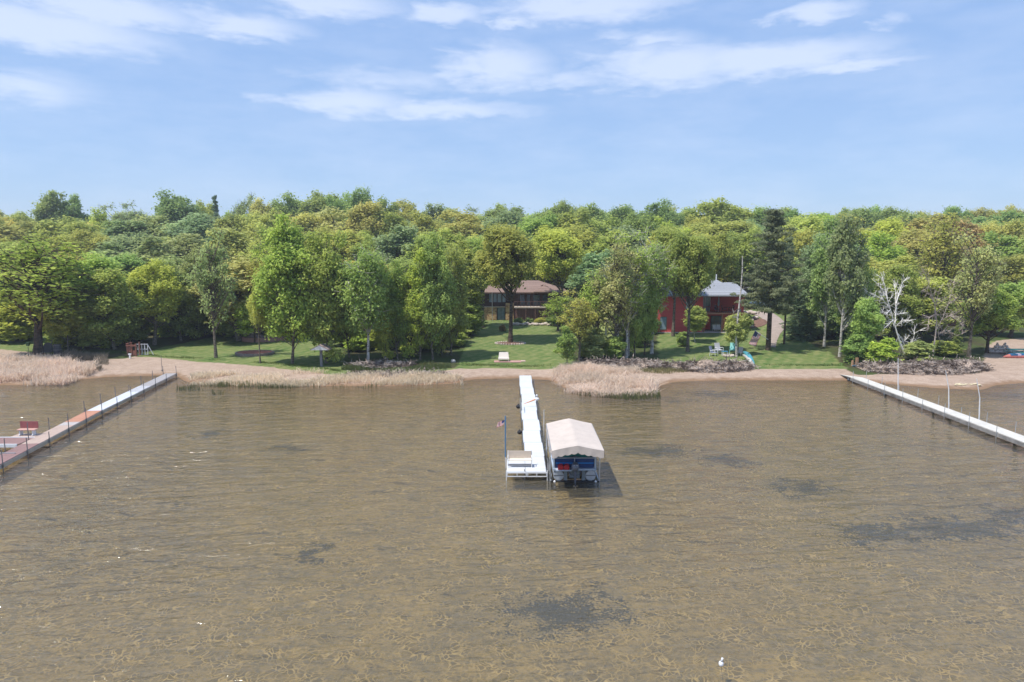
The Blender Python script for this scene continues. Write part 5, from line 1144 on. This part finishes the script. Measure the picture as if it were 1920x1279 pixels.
# gabled post
sp_ = G(603, 688); sh = empty('gabled_post', sp_, 'small gabled shingle roof on a single post at the left lawn edge', 'post shelter')
mb = MB(); mb.box(-.13, .13, -.13, .13, -.1, 2.0); mb.build('post', mat('grey_post', (.22, .21, .22), .8), sh)
mb = MB(); mb.add([(-1.0, -.75, 1.98), (0.05, -.75, 2.5), (0.05, .75, 2.5), (-1.0, .75, 1.98), (-1.0, -.75, 1.90), (0.05, -.75, 2.42), (.05, .75, 2.42), (-1.0, .75, 1.90), (1.1, -.75, 1.98), (1.1, .75, 1.98), (1.1, -.75, 1.90), (1.1, .75, 1.90)],
                  [(0, 1, 2, 3), (7, 6, 5, 4), (1, 8, 9, 2), (6, 11, 10, 5), (0, 4, 5, 1), (1, 5, 10, 8), (2, 6, 7, 3), (9, 11, 6, 2), (0, 3, 7, 4), (8, 10, 11, 9)]); mb.build('roof', shingle('post_shingles', (.36, .27, .24)), sh)
mb = MB(); mb.add([(-.95, -.74, 1.9), (1.05, -.74, 1.9), (.05, -.74, 2.41), (-.95, -.70, 1.9), (1.05, -.70, 1.9), (.05, -.70, 2.41)], [(0, 1, 2), (5, 4, 3), (0, 3, 4, 1)]); mb.build('gable', mat('cream_gable', (.62, .60, .58), .7), sh)
# patio with cream bench
pt = G(955, 678); pv = empty('brick_patio', pt, 'small flat pink brick patio at the middle lawn edge', 'patio')
mb = MB(); mb.box(-1.75, 1.35, -.6, .55, -.05, .045); mb.build('left_slab', mat('pink_pavers', (.44, .25, .22), .9, var=.12, scale=4), pv); mb = MB(); mb.box(1.352, 1.85, -.1, .75, -.05, .05); mb.build('right_slab', mat('tan_pavers', (.48, .34, .28), .9, var=.1), pv)
cb_ = empty('cream_bench', (pt[0]-.65, pt[1]+.1, pt[2]+.05), 'cream high-backed cushioned bench on the pink brick patio', 'bench'); crm = mat('cream_cushion', (.74, .66, .58), .8, var=.05)
mb = MB(); mb.add([(-.6, .15, .3), (.6, .15, .3), (.52, .38, .98), (-.52, .38, .98), (-.6, .30, .3), (.6, .30, .3), (.52, .50, .95), (-.52, .50, .95)], [(0, 1, 2, 3), (7, 6, 5, 4), (0, 4, 5, 1), (1, 5, 6, 2), (2, 6, 7, 3), (3, 7, 4, 0)]); mb.build('backrest', crm, cb_)
mb = MB(); mb.box(-.62, .62, -.35, .145, .22, .36); mb.build('seat', crm, cb_)
for sx in (-1, 1): mb = MB(); mb.box(sx*.55-.05, sx*.55+.05, -.3, .3, 0, .218); mb.build('leg', tan, cb_)
rock(850, 680, .6, 'single grey boulder at the right end of the middle thicket', hz_=.8, m_=mat('grey_rock', (.42, .40, .38), .9, var=.1), seed=99)

# fire pit chairs
fp = G(1358, 668)
chair(G(1338, 668), .9, (.30, .32, .42), 'slate-blue folding chair, leftmost at the fire pit', 'fire pit chairs', 1.15, whitef)
chair(G(1348, 664), .3, (.50, .50, .53), 'pale grey high-backed chair second from the left at the fire pit', 'fire pit chairs', 1.25, whitef)
chair(G(1374, 664), -.3, (.28, .62, .60), 'aqua folding chair left of the bare white pole trunk', 'fire pit chairs', 1.25)
chair(G(1386, 667), -.7, (.55, .50, .48), 'whitish chair right of the bare white pole trunk', 'fire pit chairs', 1.0)
q = G(1358.5, 668); bt = empty('side_table', q, 'small blue side table with white legs between the fire pit chairs', 'table'); mb = MB(); mb.box(-.35, .35, -.25, .25, .50, .56); mb.build('tabletop', mat('blue_plastic', (.06, .22, .34), .5), bt)
for sx in (-1, 1):
    for sy in (-1, 1): mb = MB(); mb.box(sx*.30-.025, sx*.30+.025, sy*.2-.025, sy*.2+.025, 0, .498); mb.build('leg', whitef, bt)
q = G(1366, 670); fi = empty('fire_pit', q, 'ring of pale stones of the fire pit beside the blue table', 'fire pit'); mb = MB()
for a in range(10): mb.ball((.55*math.cos(a*.628), .45*math.sin(a*.628), .12), .17, 7, 5)
mb.build('stones', rockm, fi); mb = MB(); mb.ball((0, 0, .06), .4, 10, 4, (1, .8, .3)); mb.build('ash', mat('ash', (.15, .13, .12), .95), fi)
# kayaks leaning on the bank
def kayak(p0, p1, w_, col, label, group=None, deck=None):
    p0 = np.array(p0, float); p1 = np.array(p1, float); r = empty('kayak', p0, label, 'kayak', group); dirv = (p1-p0); L = np.linalg.norm(dirv); dirv /= L; mb = MB(); n = 14
    pts = [dirv*L*i/n + np.array([0, 0, .25*math.sin(math.pi*i/n)]) for i in range(n+1)]; mb.tube([tuple(p) for p in pts], [max(.03, w_*math.sin(math.pi*min(1, max(0, i/n)))**.55) for i in range(n+1)], 10); mb.build('hull', col, r, smooth=True)
    mb = MB(); mid_ = pts[n//2] + np.array([-.05, -.04, w_*.86]); mb.ball(mid_, w_*.7, 10, 6, (.5, 1.1, .3)); mb.build('cockpit', deck or black_r, r); return r
k0 = G(1393, 672); k1 = G(1412, 690)
kayak((k0[0], k0[1], k0[2]+.75), (k1[0]+.2, k1[1]+.2, k1[2]+.25), .28, mat('aqua_hull', (.08, .30, .36), .35), 'aqua kayak leaning over the right end of the root bank, upper of two', 'kayaks on the bank')
kayak((k0[0]-.3, k0[1]-.7, k0[2]+.5), (k1[0], k1[1]-.5, k1[2]+.12), .22, mat('white_hull', (.50, .48, .45), .4), 'white kayak leaning below the aqua one on the root bank', 'kayaks on the bank', mat('blue_plastic', (.06, .22, .34), .5))

# left shore things
q = G(89, 668); sw = empty('garden_swing', q, 'black arched garden swing on the far left lawn', 'swing')
mb = MB()
for sx in (-1, 1): mb.tube([(sx*.75, -.5, 0), (sx*.7, 0, 1.9), (sx*.75, .5, 0)], .035, 6)
mb.tube([(-.72, 0, 1.9), (.72, 0, 1.9)], .04, 6); mb.build('frame', black_r, sw)
mb = MB(); vs = []; n = 14
for i in range(n+1): a = math.pi*i/n; vs += [(-.55*math.cos(a), .25, 1.15+.42*math.sin(a)), (-.55*math.cos(a), .30, 1.15+.42*math.sin(a)), (-.55*math.cos(a), .25, .5), (-.55*math.cos(a), .30, .5)]
mb.add(vs, [f_ for i in range(n) for f_ in ((i*4, i*4+4, i*4+6, i*4+2), (i*4+1, i*4+3, i*4+7, i*4+5), (i*4, i*4+1, i*4+5, i*4+4))]); mb.build('backrest', mat('black_slats', (.035, .04, .045), .6), sw)
mb = MB(); mb.box(-.55, .55, -.25, .24, .45, .5); mb.build('seat', mat('black_slats', (.035, .04, .045), .6), sw)
mb = MB()
for sx in (-1, 1): mb.tube([(sx*.55, 0, .5), (sx*.6, 0, 1.9)], .012, 4)
mb.build('hangers', steel, sw)
q = G(109, 667); ba = empty('barrel', q, 'dark metal barrel at the foot of the small lime-green tree', 'barrel'); mb = MB(); mb.tube([(0, 0, -.05), (0, 0, .7), (0, 0, 1.35)], [.40, .44, .40], 14); mb.build('drum', mat('dark_drum', (.08, .08, .09), .6, .3, .15), ba)
mb = MB()
for z_ in (.1, .7, 1.25): mb.tube([(0, 0, z_-.03), (0, 0, z_+.03)], .455, 14)
mb.build('hoops', steel, ba)
q = G(54, 664); bb_ = empty('bird_box', q, 'small green bird box on a thin post left of the leaning trunk', 'bird box'); mb = MB(); mb.tube([(0, 0, -.1), (0, 0, 1.0)], .03, 5); mb.build('post', steel, bb_); mb = MB(); mb.box(-.14, .14, -.14, .14, 1.0, 1.35); mb.add([(-.2, -.2, 1.34), (.2, -.2, 1.34), (.2, .2, 1.44), (-.2, .2, 1.44), (-.2, -.2, 1.37), (.2, -.2, 1.37), (.2, .2, 1.47), (-.2, .2, 1.47)], [(0, 1, 2, 3), (7, 6, 5, 4), (0, 4, 5, 1), (2, 6, 7, 3)]); mb.build('box', mat('green_box', (.10, .16, .06), .7), bb_)
q = G(248, 669); rf = empty('wooden_frame', q, 'red-brown wooden lattice frame at the wood edge beside the white rack', 'frame'); rbm = mat('redbrown_wood', (.24, .10, .07), .8, var=.15)
mb = MB()
for x_ in (-.5, 0, .5): mb.box(x_-.06, x_+.06, -.1, .1, -.1, 1.5)
for y_ in (.8,):
    for x_ in (-.5, .5): mb.box(x_-.06, x_+.06, y_-.07, y_+.07, -.1, 1.6)
mb.build('uprights', rbm, rf)
mb = MB(); mb.box(-.6, .6, -.16, -.105, 1.2, 1.4); mb.box(-.6, -.35, -.14, .87, 1.512, 1.56); mb.box(-.42, -.1, -.05, 0, .5, 1.1); mb.box(.1, .42, -.05, 0, .1, .7); mb.build('panels', rbm, rf)
q = G(267, 667); wr = empty('white_rack', q, 'white slatted rack leaning beside the red-brown frame', 'rack'); mb = MB()
for k in range(5): mb.box(-.7+k*.35-.04, -.7+k*.35+.04, -.03, .03, 0, 1.35)
for z_ in (.08, .7, 1.3): mb.box(-.74, .74, -.06, -.032, z_-.04, z_+.04)
mb.build('slats', mat('greyish_white', (.60, .60, .62), .6, var=.06), wr)
mb = MB(); mb.tube([(.7, 0, 1.3), (1.35, 0, 0)], .04, 5); mb.tube([(-.7, 0, 1.3), (-.7, .8, 0)], .04, 5); mb.build('stays', mat('greyish_white', (.60, .60, .62), .6, var=.06), wr)
q = G(244, 674); wp = MB(); wp.box(-.08, .08, -.06, .06, 0, .45); wp.box(-.16, .16, -.08, .08, .45, .58); tag(wp.build('marker_post', white_p, loc=q), 'short white marker post in front of the red-brown frame', 'post')
q = G(304, 697); po = MB(); po.tube([(0, 0, -.1), (0, 0, 1.7)], .025, 5); po.ball((0, 0, .08), .08); tag(po.build('thin_post', steel, loc=q), 'thin dark rod standing on the sand at the head of the left dock', 'post')
# steps / log at far left
q = G(6, 640); lg = MB(); lg.tube([(-1.5, -.3, .15), (1.2, .4, .2)], [.18, .13], 8); tag(lg.build('log', rootm, loc=q), 'fallen log on the lawn at the far left edge', 'log')

# right beach things
def cairn(px, py, label, seed):
    q = G(px, py); r = empty('rock_pile', q, label, 'rock pile', 'rock piles on the right beach'); rn_ = random.Random(seed); z = .1; w_ = .5; k = 0
    for lv in range(5):
        m_ = [3, 2, 2, 1, 1][lv]
        for j in range(m_):
            mb = MB(); s_ = [.32, .28, .22, .17, .11][lv]; mb.ball((0, 0, 0), s_, 8, 6, (1.15, .9, .65), .12, rn_); mb.build('stone', rockm, r, loc=((j-(m_-1)/2)*s_*1.8, rn_.uniform(-.1, .1), z + s_*.5), smooth=True)
        z += [.36, .32, .26, .2, .14][lv]
    return r
cairn(1869, 664, 'stacked rock pile beside the shading tree on the right beach, left of two', 1); cairn(1883, 664, 'stacked rock pile next to the teal table, right of two', 2)
q = G(1908, 667); pt_ = empty('picnic_table', q, 'teal picnic table on the right beach beside the rock piles', 'table'); tl = mat('teal_paint', (.04, .34, .28), .5, var=.08)
mb = MB(); mb.box(-1.15, 1.15, -.4, .4, .74, .79); mb.build('tabletop', tl, pt_)
for sy in (-.75, .75): mb = MB(); mb.box(-1.15, 1.15, sy-.14, sy+.14, .43, .47); mb.build('bench_seat', tl, pt_)
for sx in (-.9, .9): mb = MB(); mb.tube([(sx, -.7, 0), (sx, -.25, .74)], .04, 5); mb.tube([(sx, .7, 0), (sx, .25, .74)], .04, 5); mb.tube([(sx, -.75, .42), (sx, .75, .42)], .035, 5); mb.build('leg', mat('pale_teal', (.35, .50, .46), .5), pt_)
q = G(1906, 672); pbt = empty('paddle_boat', q, 'blue, white and red paddle boat on the sand in front of the teal table', 'boat')
mb = MB(); mb.tube([(-1.6, 0, .14), (-.9, 0, .18), (1.0, 0, .18), (1.5, 0, .16)], [.04, .26, .3, .2], 10); mb.build('hull', mat('coral_hull', (.50, .16, .13), .5), pbt)
mb = MB(); mb.box(-.85, -.05, -.25, .25, .30, .48); mb.box(.35, 1.2, -.25, .25, .30, .48); mb.build('seat', mat('boat_blue', (.03, .17, .34), .5), pbt); mb = MB(); mb.box(-.04, .34, -.26, .26, .29, .50); mb.build('console', mat('lilac_white', (.62, .58, .70), .5), pbt)
rock(1700, 738, .01, '') if False else None
q = G(1812, 722); mb = MB(); rn_ = random.Random(9)
for k in range(16): mb.ball((rn_.uniform(-1.3, 1.3), rn_.uniform(-.35, .35), .03), rn_.uniform(.08, .17), 7, 5, (1.3, .9, .6), .1, rn_)
tag(mb.build('shore_stones', mat('pale_yellow_stone', (.58, .50, .33), .9, var=.1), loc=q), 'cluster of pale yellow stones on the right sand spit', kind='stuff')
q = G(1598, 688); ab = empty('anchor_block', q, 'small weathered stump with blue rope at the head of the right dock', 'stump'); mb = MB(); mb.tube([(0, 0, -.1), (0, 0, .6)], [.16, .12], 8); mb.box(.35, .6, -.1, .1, 0, .9); mb.build('wood', mat('orange_wood', (.40, .24, .14), .9), ab)
mb = MB()
for k in range(16): a = k*.785; mb.tube([(.25*math.cos(a), -.5+.18*math.sin(a), .05+k*.006), (.25*math.cos(a+.785), -.5+.18*math.sin(a+.785), .056+k*.006)], .03, 5)
mb.build('rope', mat('blue_rope', (.12, .25, .36), .8), ab)
# log cabin glimpsed at right, and one at left behind the thicket
hD = empty('brown_cabin', (0, 0, 0), 'brown cabin glimpsed through branches behind the forked bare tree', 'house'); Yd = 108
def dx_(px): return PY(px, 600, Yd)[0]
gd = g(dx_(1780), Yd); mb = MB(); mb.box(dx_(1752), dx_(1806), Yd, Yd+7, gd-.4, gd+3.2); mb.build('wall', stripe_mat('log_siding', (.22, .11, .07), (.06, .03, .02), .3, 'Z', .2), hD)
mb = MB(); hip(mb, dx_(1745), dx_(1813), Yd-.8, Yd+7.8, gd+3.35, gd+5.2, 2.5); mb.build('roof', shingle('rusty_shingles', (.28, .14, .10)), hD); window(hD, dx_(1765), dx_(1776), gd+1, gd+2.2, Yd)
hE = empty('tan_cabin', (0, 0, 0), 'cabin with orange-tan roof glimpsed between the crowns above the left dock', 'house'); Ye = 124
def ex_(px): return PY(px, 540, Ye)[0]
ge = g(ex_(330), Ye); mb = MB(); mb.box(ex_(300), ex_(372), Ye, Ye+7, ge-.4, ge+4.2); mb.build('wall', stripe_mat('tan_siding', (.42, .30, .22), (.25, .16, .12), .3, 'Z', .12), hE)
mb = MB(); hip(mb, ex_(292), ex_(380), Ye-.8, Ye+7.8, ge+4.35, ge+6.4, 2.5); mb.build('roof', shingle('orange_shingles', (.48, .24, .15)), hE); window(hE, ex_(325), ex_(336), ge+2, ge+3.4, Ye, glass2, whitef)

# ------------------------------------------------------------------ air: thin haze over the lake and the wood
hm = bpy.data.materials.new('haze'); hm.use_nodes = True; t = NT(hm.node_tree); t.n.clear()
pvn = t.node('ShaderNodeVolumePrincipled'); pvn.inputs['Density'].default_value = .00038; pvn.inputs['Color'].default_value = (.86, .92, 1, 1); pvn.inputs['Anisotropy'].default_value = .2
o = t.node('ShaderNodeOutputMaterial'); t.l.new(pvn.outputs[0], o.inputs['Volume'])
mb = MB(); mb.box(-1900, 1900, -1600, 2300, -12, 42); tag(mb.build('haze', hm), 'thin summer haze in the air', kind='stuff')
